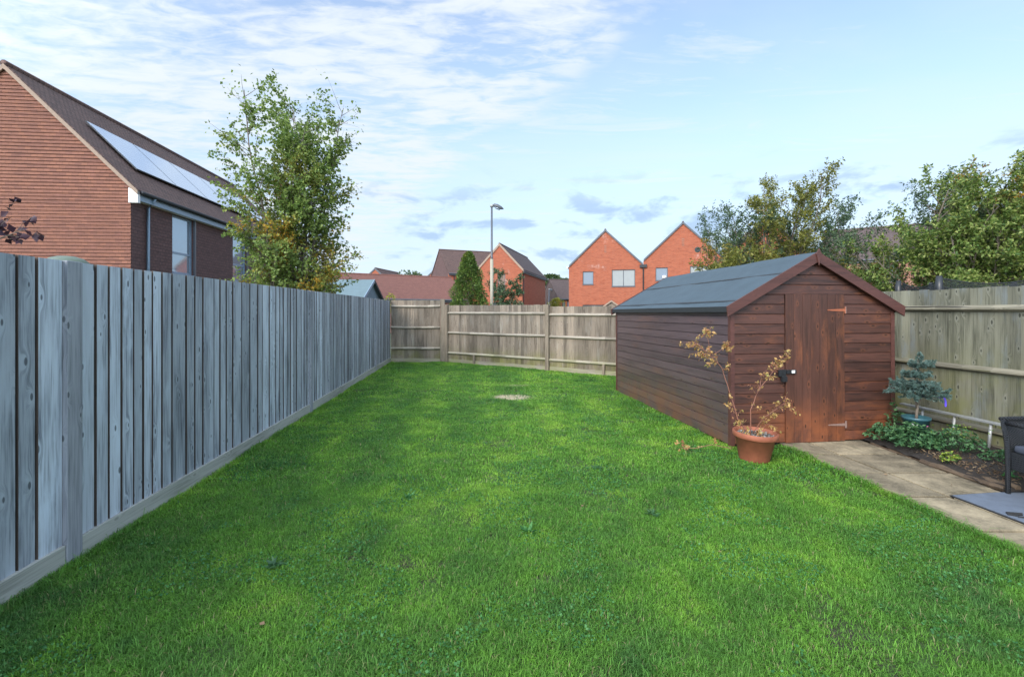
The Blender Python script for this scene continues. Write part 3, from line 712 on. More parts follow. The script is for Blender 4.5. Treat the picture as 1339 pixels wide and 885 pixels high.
# ------------------------------------------------------------------ path, bed, patio
def slab(x0, y0, x1, y1, pts=None):
    mb = MB(); g_ = .006
    if pts is None: pts = [(x0+g_, y0+g_), (x1-g_, y0+g_), (x1-g_, y1-g_), (x0+g_, y1-g_)]
    return mb.prism([(x, y, -.005) for x, y in pts], (0, 0, .035+random.uniform(-.003, .004)))
pv = MB(); sx = [3.06, 3.52, 4.12, 4.72, 5.5]; sy = [1.5, 2.07, 2.67, 3.27, 3.87, 4.45, 5.03, 5.66]
for j in range(len(sy)-1):
    for i in range(4):
        if sy[j] >= 3.86 and i >= 2: continue
        y0, y1 = sy[j], sy[j+1]
        if i == 0: pts = [(edgeP(y0)+.02, y0+.016), (3.52+.09*(4.45-y0)-.015-.0, y0+.016), (3.52+.09*(4.45-y1)-.015, y1-.016), (edgeP(y1)+.02, y1-.016)]
        elif i == 1: pts = [(3.52+.09*(4.45-y0)+.015, y0+.016), (4.1, y0+.016), (4.1, y1-.016), (3.52+.09*(4.45-y1)+.015, y1-.016)]
        else: pts = [(sx[i]-.005 if i > 2 else 4.11, y0+.016), (sx[i+1]-.012, y0+.016), (sx[i+1]-.012, y1-.016), (sx[i]-.005 if i > 2 else 4.11, y1-.016)]
        pv.v, pv.f = pv.v, pv.f
        q = slab(0, 0, 0, 0, pts); pv.add(q.v, q.f)
pv = pv.build('paving_path', MT['paving'], bevel=.004); pv['kind'] = 'structure'
sheet('path_bedding', [(3.1, 1.5), (5.5, 1.5), (5.5, 5.7), (3.0, 5.7)], .008, MT['soil'])
# raised soil bed
bx = np.linspace(4.1, 5.18, 44); by = np.linspace(3.93, 6.3, 90)
BX, BY = np.meshgrid(bx, by, indexing='ij')
BZ = .035 + .05*np.clip((BX-4.1)/.3, 0, 1)*np.clip((BY-3.93)/.1, 0, 1) + .035*fbm(BX, BY, .12, 3)
keepb = (BX[:-1, :-1] < fenceR(BY[:-1, :-1])-.02).ravel()
ii, jj = np.meshgrid(np.arange(43), np.arange(89), indexing='ij'); q = (ii*90+jj).ravel()[keepb]
bed = raw_mesh('soil_bed', np.stack([BX, BY, BZ], -1).reshape(-1, 3), np.stack([q, q+90, q+91, q+1], 1).ravel(), 4, MT['soil']); bed['kind'] = 'structure'
# mulch and twigs on bed
P = []; Dd = []
for i in range(900):
    x_ = random.uniform(4.15, 5.1); y_ = random.uniform(3.98, 4.9)
    P.append((x_, y_, .10)); Dd.append((random.gauss(0, 1), random.gauss(0, 1), random.uniform(-.1, .3)))
tag(leaves_mesh('bark_litter', P, Dd, .035, MT['fallen'], None, width=.22), 'dry brown twigs and bark litter on the soil bed by the chair', 'litter', kind='stuff')
for i, (p0, p1, r, lab) in enumerate([((4.10, 4.75, .035), (4.13, 3.97, .05), .028, 'long rotting brown log edging the soil bed'), ((4.18, 4.35, .05), (4.22, 3.95, .075), .024, 'short split log behind the long rotting edging log'),
                               ((4.10, 5.42, .03), (4.14, 4.80, .03), .018, 'thin half buried edging log beside the leafy bed plants')]):
    pts = [Vector(p0).lerp(Vector(p1), t)+V(random.gauss(0, .004), 0, random.gauss(0, .004)) for t in np.linspace(0, 1, 8)]
    tag(MB().tube(pts, [r*random.uniform(.8, 1.15) for _ in pts], 7).build('edging_log', MT['old_wood']), lab, 'log', 'logs edging the soil bed')
tag(MB().box((4.21, 5.42, 0), (4.25, 5.50, .13)).box((4.255, 5.43, 0), (4.29, 5.47, .10)).build('wood_peg', MT['old_wood'], bevel=.004), 'small weathered timber stub at the right foot of the shed', 'timber stub')
# door mat
pts = [(3.59, 3.89), (4.03, 3.955), (4.9, 3.96), (4.9, 3.2), (3.66, 3.16)]
dm = empty('floor_mat', (3.6, 3.5, .03), 0, 'large flat grey blue mat lying on the buff slabs under the wicker chair', 'mat')
MB().prism([(x-3.6, y-3.5, .0) for x, y in pts][::-1], (0, 0, .007)).build('rubber_backing', MT['rubber'], dm)
cxm = sum(p[0] for p in pts)/5; cym = sum(p[1] for p in pts)/5
MB().prism([(cxm+(x-cxm)*.975-3.6, cym+(y-cym)*.965-3.5, .0072) for x, y in pts][::-1], (0, 0, .004)).build('mat_surface', MT['mat'], dm)
o = MB().prism([(3.66, 3.50, .0415), (3.70, 3.475, .0415), (3.76, 3.49, .0415), (3.79, 3.52, .0415), (3.73, 3.535, .0415), (3.69, 3.545, .0415)], (0, 0, .008)).prism([(3.69, 3.46, .0415), (3.73, 3.44, .0415), (3.80, 3.455, .0415), (3.81, 3.468, .0415), (3.74, 3.466, .0415)], (0, 0, .006)).build('dead_leaf', MT['rubber'])
tag(o, 'small blackened leaf lying on the grey blue mat', 'leaf')

# ------------------------------------------------------------------ wicker chair
ch = empty('wicker_armchair', (4.10, 3.92, .04), R(-4), 'black woven wicker armchair standing at the edge of the grey mat', 'chair')
def wl(pts, r=.02): return MB().tube(pts, r, 8)
for (x_, y_) in ((0.0, 0), (.58, 0)):
    s_ = -1 if x_ == 0 else 1; s_ *= .5
    wl([(x_, y_, -.005), (x_, y_, .34), (x_+s_*.006, y_+.01, .46), (x_+s_*.012, y_+.04, .60)], [.017, .019, .019, .016]).build('leg', MT['wicker'], ch, smooth=True)
for (x_, y_) in ((.0, -.55), (.58, -.55)):
    wl([(x_, y_, -.005), (x_, y_, .36), (x_, y_, .585)], [.019, .02, .02]).build('leg', MT['wicker'], ch, smooth=True)
mb = MB()
bp = []
for i in range(9):
    for j in range(7):
        x_ = .58*i/8; z_ = .30+.31*j/6; y_ = .005 + .05*max(0, (j-2)/4)**1.3 + .03*math.sin(math.pi*i/8)
        bp.append((x_, y_, z_))
mb.add(bp+[(a, b_+.02, c_) for a, b_, c_ in bp], [(i*7+j, (i+1)*7+j, (i+1)*7+j+1, i*7+j+1) for i in range(8) for j in range(6)]+[(63+i*7+j+1, 63+(i+1)*7+j+1, 63+(i+1)*7+j, 63+i*7+j) for i in range(8) for j in range(6)])
for j, s_ in ((6, 1),):
    mb.f += [(i*7+6, (i+1)*7+6, 63+(i+1)*7+6, 63+i*7+6) for i in range(8)]
mb.build('backrest', MT['wicker'], ch, smooth=False)
MB().tube([(-.015, .05, .605), (.29, .075, .615), (.595, .05, .605)], .016, 8).build('top_rail', MT['wicker'], ch, smooth=True)
MB().box((.012, -.545, .20), (.568, -.0, .345)).build('seat_apron', MT['wicker'], ch, bevel=.012)
MB().box((.02, -.54, .347), (.56, -.02, .405)).build('seat_cushion', m_plain('charcoal_cushion', (.05, .06, .085), .8), ch, bevel=.02)
for x_ in (.008, .572):
    MB().tube([(x_, .02, .575), (x_, -.1, .58), (x_, -.5, .58), (x_, -.57, .57)], .019, 8).build('armrest', MT['wicker'], ch, smooth=True)

# ------------------------------------------------------------------ ladder on its side against the fence
y0l, y1l = 6.0, 2.7
def ladp(Y, top): return V(fenceR(Y)-(.115 if top else .145), Y, .375 if top else .075)
ld = empty('aluminium_ladder', (fenceR(5), 5, .08), 0, 'grey aluminium ladder lying on its side against the right fence', 'ladder')
of = -Vector(ld.location)
for top in (True, False):
    a, b = ladp(y0l, top)+of, ladp(y1l, top)+of; d = (b-a).normalized()
    M = Matrix.Translation(a) @ Matrix(((d.x, -d.y, 0, 0), (d.y, d.x, 0, 0), (0, 0, 1, 0), (0, 0, 0, 1)))
    MB().box((0, -.030, -.011), ((b-a).length, .030, .011), M).build('stile', MT['alu'], ld, bevel=.003)
Y = 5.72
while Y > 2.8:
    MB().tube([ladp(Y, False)+of+V(0, 0, .006), ladp(Y, True)+of-V(0, 0, .006)], .0145, 10).build('rung', MT['alu'], ld, smooth=True); Y -= .37

# ------------------------------------------------------------------ terracotta pot and its shrub
pot = empty('terracotta_pot', (2.50, 4.90, .0), 0, 'round terracotta pot standing on the grass at the shed corner', 'pot')
pot.rotation_euler = (R(1.5), R(2), 0)
MB().lathe([(.0, .0), (.135, .0), (.142, .01), (.188, .245), (.205, .247), (.213, .255), (.215, .30), (.208, .306), (.196, .304), (.19, .27), (.185, .262)], 44).build('pot_body', MT['terracotta'], pot, smooth=True)
sm = MB(); ns = 44
prof = [(.187, .266), (.15, .272), (.1, .276), (.05, .272), (.0, .274)]; sm.lathe(prof, ns); sm.build('potting_soil', MT['bark_chip'], pot)
P = [(random.uniform(-.15, .15), random.uniform(-.15, .15), .279) for _ in range(260)]
P = [p for p in P if p[0]**2+p[1]**2 < .03]
leaves_mesh('bark_chips', P, [(random.gauss(0, 1), random.gauss(0, 1), .1) for _ in P], .022, MT['alu'], pot, width=.5)['kind'] = 'stuff'
sh = empty('potted_rose', (2.50, 4.90, .27), 0, 'spindly shrub with yellow tan autumn leaves growing in the terracotta pot', 'shrub')
stem = MB(); P = []; Dd = []
def px3(x, y, Y): return V((x-669.5)/620*Y, Y, 1.55-(y-406)/620*Y)      # measured positions in the photo -> metres
def cane(pts, r, twigs, tl=.13, nl=8):
    pts = [Vector(p) for p in pts]
    # smooth the cane
    sp = []
    for i in range(len(pts)-1):
        for t in (0, .33, .66): sp.append(pts[i].lerp(pts[i+1], t)+V(random.gauss(0, .003), random.gauss(0, .003), 0))
    sp.append(pts[-1]); n = len(sp)
    stem.tube(sp, [r*(1-.75*i/(n-1)) for i in range(n)], 6)
    for (t0, k) in twigs:
        for _ in range(k):
            t = min(.999, max(0, t0+random.uniform(-.08, .08))); i = min(int(t*(n-1)), n-2); q = sp[i].lerp(sp[i+1], t*(n-1)-i)
            d = (rnd_perp((sp[i+1]-sp[i]).normalized())+(sp[i+1]-sp[i]).normalized()*.7+V(0, 0, -.1)).normalized(); l_ = tl*random.uniform(.5, 1.3)
            e = q+d*l_; stem.tube([q, q.lerp(e, .5)+V(0, 0, .006), e], [.0022, .0016, .001], 4)
            for j in range(nl):
                tt = random.uniform(.25, 1.05); P.append(q.lerp(e, tt)); Dd.append(d*.5+rnd_perp(d)+V(0, 0, -.5))
o0 = V(2.50, 4.90, .27)
c1 = [px3(981, 572, 4.9)-o0, px3(965, 547, 4.93)-o0, px3(955, 515, 4.95)-o0, px3(944, 482, 4.96)-o0, px3(930, 466, 4.96)-o0, px3(908, 447, 4.95)-o0]
cane(c1, .0065, [(.95, 6), (.88, 6), (.8, 6), (.68, 4), (.52, 2), (.35, 2), (.15, 3)])
cane([c1[4], px3(942, 458, 4.9)-o0, px3(950, 455, 4.88)-o0], .003, [(.8, 5), (.95, 4)], .07, 9)
cane([c1[4], px3(925, 440, 4.97)-o0, px3(922, 436, 4.98)-o0], .003, [(.7, 3), (.95, 4)], .08)
c2 = [px3(981, 572, 4.9)-o0, px3(982, 535, 4.85)-o0, px3(992, 510, 4.83)-o0, px3(1010, 487, 4.8)-o0, px3(1024, 465, 4.8)-o0]
cane(c2, .006, [(.98, 4), (.85, 3), (.7, 4), (.5, 3), (.3, 2)], .11, 6)
cane([c2[2], px3(995, 492, 4.86)-o0, px3(1012, 473, 4.86)-o0], .003, [(.5, 3), (.9, 4)], .08, 6)
cane([px3(983, 568, 4.9)-o0, px3(1000, 545, 4.8)-o0, px3(1018, 533, 4.75)-o0, px3(1028, 527, 4.75)-o0], .004, [(.4, 4), (.65, 4), (.9, 5)], .13, 6)
cane([px3(983, 570, 4.9)-o0, px3(995, 560, 4.82)-o0, px3(1008, 552, 4.8)-o0], .003, [(.3, 5), (.8, 5)], .1, 7)
cane([px3(979, 570, 4.9)-o0, px3(972, 560, 4.85)-o0, px3(968, 552, 4.85)-o0], .003, [(.3, 4), (.9, 3)], .07, 6)
stem.build('canes', MT['red_stem'], sh, smooth=True, uv=False)
P = P+[q+V(random.gauss(0, .012), random.gauss(0, .012), random.gauss(0, .012)) for q in P[::2]]; Dd = Dd+Dd[::2]
leaves_mesh('foliage', P, Dd, .030, MT['tan_leaf'], sh, width=.55, var=.6, flat=.7)
# trailing spray low at left
tr = empty('creeping_shoot', (2.05, 5.12, 0), 0, 'low trailing shoot with tan leaves on the grass against the shed side', 'shoot')
s2 = MB(); s2.tube([(.28, -.1, .09), (.1, -.02, .11), (-.05, .05, .05), (-.2, .08, .045)], .003, 5); s2.build('stem', MT['red_stem'], tr)
P = [(random.uniform(-.25, -.08), .07+random.gauss(0, .03), random.uniform(.03, .12)) for _ in range(22)]+[(random.uniform(.1, .2), random.gauss(0, .02), random.uniform(.10, .17)) for _ in range(7)]+[(.0, .05, .06)]*3
leaves_mesh('foliage', P, [(random.gauss(0, 1), random.gauss(0, 1), random.gauss(0, .6)) for _ in P], .045, MT['tan_leaf'], tr, width=.6)

# ------------------------------------------------------------------ blue spruce in teal pot, bed plants
SPX, SPY = 4.50, 5.28
tp = empty('teal_pot', (SPX, SPY, .07), 0, 'teal plastic pot standing among the bed plants', 'pot')
MB().lathe([(0, 0), (.095, 0), (.120, .27), (.130, .272), (.132, .30), (.125, .302), (.12, .27), (.0, .265)], 32).build('pot_body', MT['teal_pot'], tp, smooth=True)
def patch_on_pot(a0, a1, z0, z1, r0, r1, mat, nm, par):
    mb = MB(); n = 6; vs = []
    for i in range(n+1):
        a = a0+(a1-a0)*i/n
        for z, r in ((z0, r0), (z1, r1)): vs.append((r*math.cos(a), r*math.sin(a), z))
    mb.add(vs, [(2*i, 2*i+2, 2*i+3, 2*i+1) for i in range(n)]); return mb.build(nm, mat, par)
patch_on_pot(R(-155), R(-125), .19, .245, .1150, .1200, MT['white'], 'paper_label', tp)
patch_on_pot(R(-82), R(-72), .20, .225, .1158, .1180, MT['pink'], 'pink_print', tp)
sp = empty('blue_spruce', (SPX, SPY, .33), 0, 'young blue green spruce tree growing in the teal pot', 'tree')
s3 = MB(); s3.tube([(0, 0, -.02), (.008, 0, .10), (.02, 0, .17)], [.016, .014, .01], 8)
s3.tube([(.02, 0, .17), (.06, -.02, .32), (.10, 0, .45)], [.01, .007, .004], 6); s3.tube([(.01, 0, .12), (-.02, 0, .3), (-.01, 0, .5), (.04, 0, .74)], [.009, .007, .005, .003], 6)
P = []; Dd = []
def spray(p, d, ln, lv=0):
    p = Vector(p); d = Vector(d).normalized(); e = p+d*ln; s3.tube([p, e], [.003, .0015], 4)
    for k in range(int(ln*1100)):
        t = random.uniform(.1, 1.03); P.append(p.lerp(e, t)); Dd.append(d*.7+rnd_perp(d)*.9+V(0, 0, .25))
    if lv < 1:
        for k in range(9):
            t = .2+.8*k/9; spray(p.lerp(e, t), d*.8+rnd_perp(d)*.6+V(0, 0, .05), ln*.42*(1.15-t*.5), lv+1)
for i in range(15):
    a = 2*math.pi*i/15+random.random()*.4; spray((.01, 0, .26+.03*(i % 3)), (math.cos(a), math.sin(a), .35+random.uniform(-.25, .2)), random.uniform(.16, .26))
for i in range(9):
    a = 2*math.pi*i/9+.3; spray((0, 0, .36), (math.cos(a), math.sin(a), .35), random.uniform(.12, .20))
for i in range(8):
    a = 2*math.pi*i/8; spray((0, 0, .47), (math.cos(a), math.sin(a), .35), random.uniform(.10, .18))
for i in range(7):
    a = 2*math.pi*i/7; spray((.03, 0, .58), (math.cos(a), math.sin(a), .5), random.uniform(.08, .15))
spray((.035, 0, .6), (.1, 0, 1), .13)
s3.build('trunk', MT['bark'], sp, smooth=True, uv=False); leaves_mesh('crown', P, Dd, .024, MT['spruce'], sp, width=.17, flat=.2)
s3 = MB(); tg = MB(); tg.tube([(.05, -.02, .27), (.13, -.198, .285)], .003, 5); tg.prism([(.13, -.20, .29), (.145, -.20, .285), (.155, -.20, .25), (.158, -.20, .205), (.150, -.20, .185), (.138, -.20, .195), (.14, -.20, .24), (.128, -.20, .27)], (0, .004, 0))
tg.build('ribbon', MT['purple'], sp)

def palmate(cen, rad, hgt, n, size, mat, name, label, cat, group=None, lobes=5, flowers=0):
    root = empty(name, cen, 0, label, cat, group); P = []; Dd = []; st = MB()
    for i in range(n):
        a = random.uniform(0, 6.283); r = rad*math.sqrt(random.random())
        z = hgt*(1-(r/rad)**2*.75)*random.uniform(.55, 1.05)+.02
        c_ = V(r*math.cos(a), r*math.sin(a), z); nrm_ = V(math.cos(a)*r/rad*.7+random.gauss(0, .25), math.sin(a)*r/rad*.7+random.gauss(0, .25), 1).normalized()
        t_ = rnd_perp(nrm_); b_ = nrm_.cross(t_)
        if i % 3 == 0: st.tube([(r*.3*math.cos(a), r*.3*math.sin(a), 0), c_], [.0025, .0015], 4, cap=False)
        for k in range(lobes):
            an = 2*math.pi*(k/(lobes+.7)); P.append(c_); Dd.append(t_*math.cos(an)+b_*math.sin(an))
    st.build('stems', MT['bed_leaf'], root, uv=False)
    leaves_mesh('foliage', P, Dd, size, mat, root, width=.62, flat=.12)
    if flowers:
        P = [(random.gauss(0, rad*.4), random.gauss(0, rad*.4)-.05, hgt*random.uniform(.75, 1.15)) for _ in range(flowers)]
        tag(leaves_mesh('flowers', P*3, [(random.gauss(0, 1), random.gauss(0, 1), 1) for _ in range(flowers*3)], .014, MT['lime_leaf'], root, width=.9), kind='stuff')
    return root
palmate((4.33, 5.12, .07), .27, .24, 230, .034, MT['bed_leaf'], 'cranesbill_plant', 'large leafy dark green cranesbill clump in front of the teal pot', 'plant', 'leafy plants in the soil bed')
palmate((4.25, 5.42, .06), .17, .20, 100, .034, MT['bed_leaf'], 'cranesbill_plant', 'leafy green clump spilling over the bed edge beside the shed corner', 'plant', 'leafy plants in the soil bed')
palmate((4.62, 4.92, .08), .24, .25, 160, .03, MT['bed_leaf'], 'cranesbill_plant', 'leafy clump with tiny yellow green flowers right of the teal pot', 'plant', 'leafy plants in the soil bed', flowers=40)
palmate((4.27, 4.62, .06), .09, .09, 26, .03, MT['lime_leaf'], 'strawberry_plant', 'small bright green leafy plant at the edge of the bare soil', 'plant', 'leafy plants in the soil bed')
palmate((4.72, 4.56, .08), .17, .10, 80, .026, MT['bed_leaf'], 'cranesbill_plant', 'low grey green leafy plant in front of the ladder', 'plant', 'leafy plants in the soil bed')
palmate((4.34, 4.13, .08), .05, .05, 12, .024, MT['clover'], 'seedling', 'tiny green seedling between the logs and the chair', 'plant', 'leafy plants in the soil bed')
palmate((4.52, 4.25, .09), .05, .06, 12, .026, MT['bed_leaf'], 'seedling', 'tiny grey green seedling in the litter near the ladder', 'plant', 'leafy plants in the soil bed')
tree('climbing_stem', 'upright leafy shoot between shed and teal pot', 'plant', (4.42, 5.62, .06), .5, dict(seg=[.06, .05], wander=.2, lift=[.05, .0], levels=1, nchild=[10], t0=[.2], angle=[50], len=[.12], taper=[.3], leaves=70, minr=.001, leaf_lv=1), MT['bed_leaf'], .04, MT['bed_leaf'], stems=3, splay=.3, r0=.004)

# ------------------------------------------------------------------ trampoline beyond the right fence
tpo = empty('trampoline', (6.76, 6.14, 0), 0, 'trampoline with black padded poles and net behind the green stained fence', 'trampoline')
nP = 8; Rt = 1.36; poles = []
for k in range(nP):
    a = 2*math.pi*k/nP + R(5.8); poles.append(V(Rt*math.cos(a), Rt*math.sin(a), 0))
for p in poles:
    MB().tube([p+V(0, 0, .0), p+V(0, 0, 1.9)], .022, 8).build('pole', MT['alu'], tpo)
    rr = [.05, .054, .05, .055, .05, .053, .046, .03]
    MB().tube([p+V(0, 0, .9+i*(1.09)/7) for i in range(8)], rr, 12).build('foam_sleeve', MT['black'], tpo, smooth=True)
nt_ = MB()
for k in range(nP):
    a, b = poles[k], poles[(k+1) % nP]
    for i in range(10):
        t0, t1 = i/10, (i+1)/10; z0, z1 = 1.955-.09*math.sin(math.pi*t0), 1.955-.09*math.sin(math.pi*t1)
        p, q = a.lerp(b, t0)*.97, a.lerp(b, t1)*.97
        nt_.add([(p.x, p.y, .75), (q.x, q.y, .75), (q.x, q.y, z1), (p.x, p.y, z0)], [(0, 1, 2, 3)])
nt_.build('safety_net', MT['net'], tpo)
for k in range(nP):
    a, b = poles[k]*.97, poles[(k+1) % nP]*.97
    MB().tube([a.lerp(b, i/10)+V(0, 0, 1.957-.09*math.sin(math.pi*i/10)) for i in range(11)], .006, 5).build('net_edge', MT['black'], tpo)
MB().lathe([(0, .72), (1.15, .72), (1.16, .75), (1.30, .75), (1.30, .70)], 40).build('jumping_bed', MT['black'], tpo)

# ------------------------------------------------------------------ buildings
def wall_mb(outline, holes, M, th=.25, reveal=.12):
    """wall in the local xz plane (y=0 is the outside face), with real openings"""
    mb = MB(); loops = [[Vector((x, z, 0)) for x, z in outline]]
    for (x0, z0, x1, z1) in holes: loops.append([Vector((x0, z0, 0)), Vector((x0, z1, 0)), Vector((x1, z1, 0)), Vector((x1, z0, 0))])
    tris = tessellate_polygon(loops); pts = [p for l in loops for p in l]
    vs = [M @ V(p.x, 0, p.y) for p in pts]; fs = []
    for a, b, c in tris:
        n = (pts[b]-pts[a]).cross(pts[c]-pts[a]).z
        fs.append((a, b, c) if n > 0 else (a, c, b))
    mb.add(vs, fs)
    n = len(outline)
    for i in range(n):
        (xa, za), (xb, zb) = outline[i], outline[(i+1) % n]
        mb.add([M @ V(xa, 0, za), M @ V(xb, 0, zb), M @ V(xb, th, zb), M @ V(xa, th, za)], [(0, 3, 2, 1)])
    mb.add([M @ V(x, th, z) for x, z in outline], [tuple(range(n))[::-1]])
    for (x0, z0, x1, z1) in holes:
        q = [(x0, z0), (x0, z1), (x1, z1), (x1, z0)]
        for i in range(4):
            (xa, za), (xb, zb) = q[i], q[(i+1) % 4]
            mb.add([M @ V(xa, 0, za), M @ V(xb, 0, zb), M @ V(xb, reveal+.02, zb), M @ V(xa, reveal+.02, za)], [(0, 3, 2, 1)])
    return mb
def window(root, h, M, rows=(), cols=(), glass='glass', reveal=.07, frame='grey_frame', fw=.055, sill=True):
    x0, z0, x1, z1 = h
    w = MB()
    w.box((x0, reveal, z0), (x0+fw, reveal+.05, z1), M); w.box((x1-fw, reveal, z0), (x1, reveal+.05, z1), M)
    w.box((x0+fw, reveal+.001, z0), (x1-fw, reveal+.049, z0+fw), M); w.box((x0+fw, reveal+.001, z1-fw), (x1-fw, reveal+.049, z1), M)
    for c_ in cols: w.box((x0+(x1-x0)*c_-fw/2, reveal+.002, z0+fw), (x0+(x1-x0)*c_+fw/2, reveal+.048, z1-fw), M)
    for r_ in rows: w.box((x0+fw, reveal+.003, z0+(z1-z0)*r_-fw/2), (x1-fw, reveal+.047, z0+(z1-z0)*r_+fw/2), M)
    wo = w.build('window', MT[frame], root)
    MB().box((x0+fw*.5, reveal+.02, z0+fw*.5), (x1-fw*.5, reveal+.03, z1-fw*.5), M).build('pane', MT[glass], wo)
    if sill: MB().box((x0-.03, -.04, z0-.05), (x1+.03, reveal, z0-.002), M).build('sill', MT[frame], wo)
    return wo
def frame_M(origin, ang):     # local x along wall, local y into the building
    return Matrix.Translation(origin) @ Matrix.Rotation(ang, 4, 'Z')
def simple_house(name, label, origin, ang, width, length, eave, ridge, wall, roof, holes_gable=(), holes_left=(), holes_right=(), ridge_along=True, group=None, cat='house', trim='grey_frame',
                 over=.12, gable_mat=None, glass='glass', th=.2, gutters=True, gw=None, ovf=.04):
    """gable front in local xz plane (x 0..width), building runs back along +y"""
    root = empty(name, origin, ang, label, cat, group); I = Matrix.Identity(4)
    Wd, Ln = width, length
    ol = [(0, -.2), (Wd, -.2), (Wd, eave), (Wd/2, ridge), (0, eave)]
    wall_mb(ol, [h[:4] for h in holes_gable], I, .25).build('front_wall', MT[gable_mat or wall], root)
    for h in holes_gable: window(root, h[:4], I, *(h[4:6] if len(h) > 5 else ((), ())), glass=h[6] if len(h) > 6 else glass)
    Mr = Matrix.Translation((Wd, .0, 0)) @ Matrix.Rotation(R(90), 4, 'Z')     # right wall: x along +y, y into -x
    wall_mb([(0.251, -.2), (Ln, -.2), (Ln, eave), (.251, eave)], [h[:4] for h in holes_right], Mr, .25).build('side_wall', MT[wall], root)
    mb = MB().box((Wd-.25+.2505, 0.0, -.2), (Wd+.0, .25, eave)) if False else None
    for h in holes_right: window(root, h[:4], Mr, *(h[4:6] if len(h) > 5 else ((), ())), glass=h[6] if len(h) > 6 else glass)
    Ml = Matrix.Translation((0, Ln, 0)) @ Matrix.Rotation(R(-90), 4, 'Z')
    wall_mb([(0, -.2), (Ln-.251, -.2), (Ln-.251, eave), (0, eave)], [h[:4] for h in holes_left], Ml, .25).build('side_wall', MT[wall], root)
    for h in holes_left: window(root, h[:4], Ml, *(h[4:6] if len(h) > 5 else ((), ())), glass=h[6] if len(h) > 6 else glass)
    Mb = Matrix.Translation((Wd-.251, Ln-.001, 0)) @ Matrix.Rotation(R(180), 4, 'Z')
    wall_mb([(0, -.2), (Wd-.502, -.2), (Wd-.502, eave), (Wd/2-.251, ridge-.02), (0, eave)], (), Mb, .2).build('back_wall', MT[wall], root)
    k = (ridge-eave)/(Wd/2)
    for sg in (1, -1):
        a = Wd/2+over
        p = [(Wd/2, -ovf, ridge+.01), (Wd/2, -ovf, ridge+.01+th), (Wd/2-sg*a, -ovf, ridge+.01+th-k*a), (Wd/2-sg*a, -ovf, ridge+.01-k*a)]
        if sg == -1: p = p[::-1]
        rf_ = MB().prism(p, (0, Ln+2*ovf, 0)).build('roof', MT[roof], root)
        # verge strips front and back
        for yv in (-ovf-.03, Ln+ovf+.002):
            p2 = [(x_, yv, z_-.03 if i in (0, 3) else z_+.012) for i, (x_, y_, z_) in enumerate(p)] if sg == 1 else [(x_, yv, z_+.012 if i in (1, 2) else z_-.03) for i, (x_, y_, z_) in enumerate(p)]
            MB().prism(p2, (0, .028, 0)).build('verge', MT[trim], rf_)
        if gutters:
            ex = Wd/2-sg*(a+.05); ez = ridge-k*a-.02
            MB().tube([(ex, -ovf, ez+.03), (ex, Ln+ovf, ez+.03)], .055, 8).build('gutter', MT['grey_frame'], root, smooth=True)
            MB().box((min(Wd/2-sg*(a-.01), Wd/2-sg*(a-.03)), -ovf+.01, ez-.10), (max(Wd/2-sg*(a-.01), Wd/2-sg*(a-.03)), Ln+ovf-.01, ez+.09)).build('fascia', MT['grey_frame'], root)
            MB().tube([(Wd/2-sg*(Wd/2+.06), .35, ez), (Wd/2-sg*(Wd/2+.06), .35, 0)], .035, 8).build('downpipe', MT['black'], root, smooth=True)
    MB().tube([(Wd/2, -ovf-.01, ridge+th-.01), (Wd/2, Ln+ovf+.01, ridge+th-.01)], .085, 8).build('ridge_tiles', MT[roof], root)
    return root

# left neighbour with hung tiles, seen at its corner
angH = math.atan2(.0955, .9954)        # gable runs along (.9954,.0955)
HW, HL, HE, HR = 6.6, 13.2, 5.12, 8.36
H0 = V(-11-.9954*HW, 13.7-.0955*HW, 0)
hs_ = empty('tile_hung_house', H0, angH, 'large house with orange hung tiles and solar panels behind the left fence', 'house')
# gable courses of hung tiles as real overlapping strips
kH = (HR-HE)/(HW/2); mb = MB(); z = 0.0
while z < HR-.12:
    z2 = z+.1
    def e(zz): return (0, HW) if zz <= HE else ((zz-HE)/kH, HW-(zz-HE)/kH)
    a0, a1 = e(z); b0, b1 = e(z2)
    dn = .032
    # verge courses kick up along the slope (mitred look)
    mb.add([(a0, -dn, z), (a1, -dn, z), (b1, -.006, z2), (b0, -.006, z2), (a0, 0, z), (a1, 0, z)], [(0, 1, 2, 3), (4, 5, 1, 0)])
    z = z2
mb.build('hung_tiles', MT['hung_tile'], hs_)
I4 = Matrix.Identity(4)
wall_mb([(0.02, -.2), (HW-.02, -.2), (HW-.02, HE), (HW/2, HR-.03), (.02, HE)], (), Matrix.Translation((0, .001, 0)), .25).build('gable_wall', MT['red_brick'], hs_)
Ms = Matrix.Translation((HW, 0.0, 0)) @ Matrix.Rotation(R(90), 4, 'Z')
wins = [(1.92, 2.78, 3.12, 4.72), (5.98, 2.78, 7.18, 4.72), (9.6, 2.78, 10.8, 4.72)]
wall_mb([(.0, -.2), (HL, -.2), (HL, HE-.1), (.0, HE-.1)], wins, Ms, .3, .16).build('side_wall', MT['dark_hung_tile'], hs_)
for w_ in wins:
    wo = window(hs_, w_, Ms, rows=(.36,), glass='glass', reveal=.06, frame='blue_fascia', fw=.07)
    x0, z0, x1, z1 = w_
    MB().box((x1+.002, -.05, z0-.05), (x1+.09, .02, z1+.02), Ms).build('frame', MT['grey_frame'], wo)
    MB().box((x0-.0, -.05, z0-.26), (x1+.02, .01, z0-.052), Ms).build('sill_panel', MT['blue_fascia'], wo)
wall_mb([(0, -.2), (HW, -.2), (HW, HE), (HW/2, HR-.03), (0, HE)], (), Matrix.Translation((HW, HL+.01, 0)) @ Matrix.Rotation(R(180), 4, 'Z'), .25).build('back_wall', MT['red_brick'], hs_)
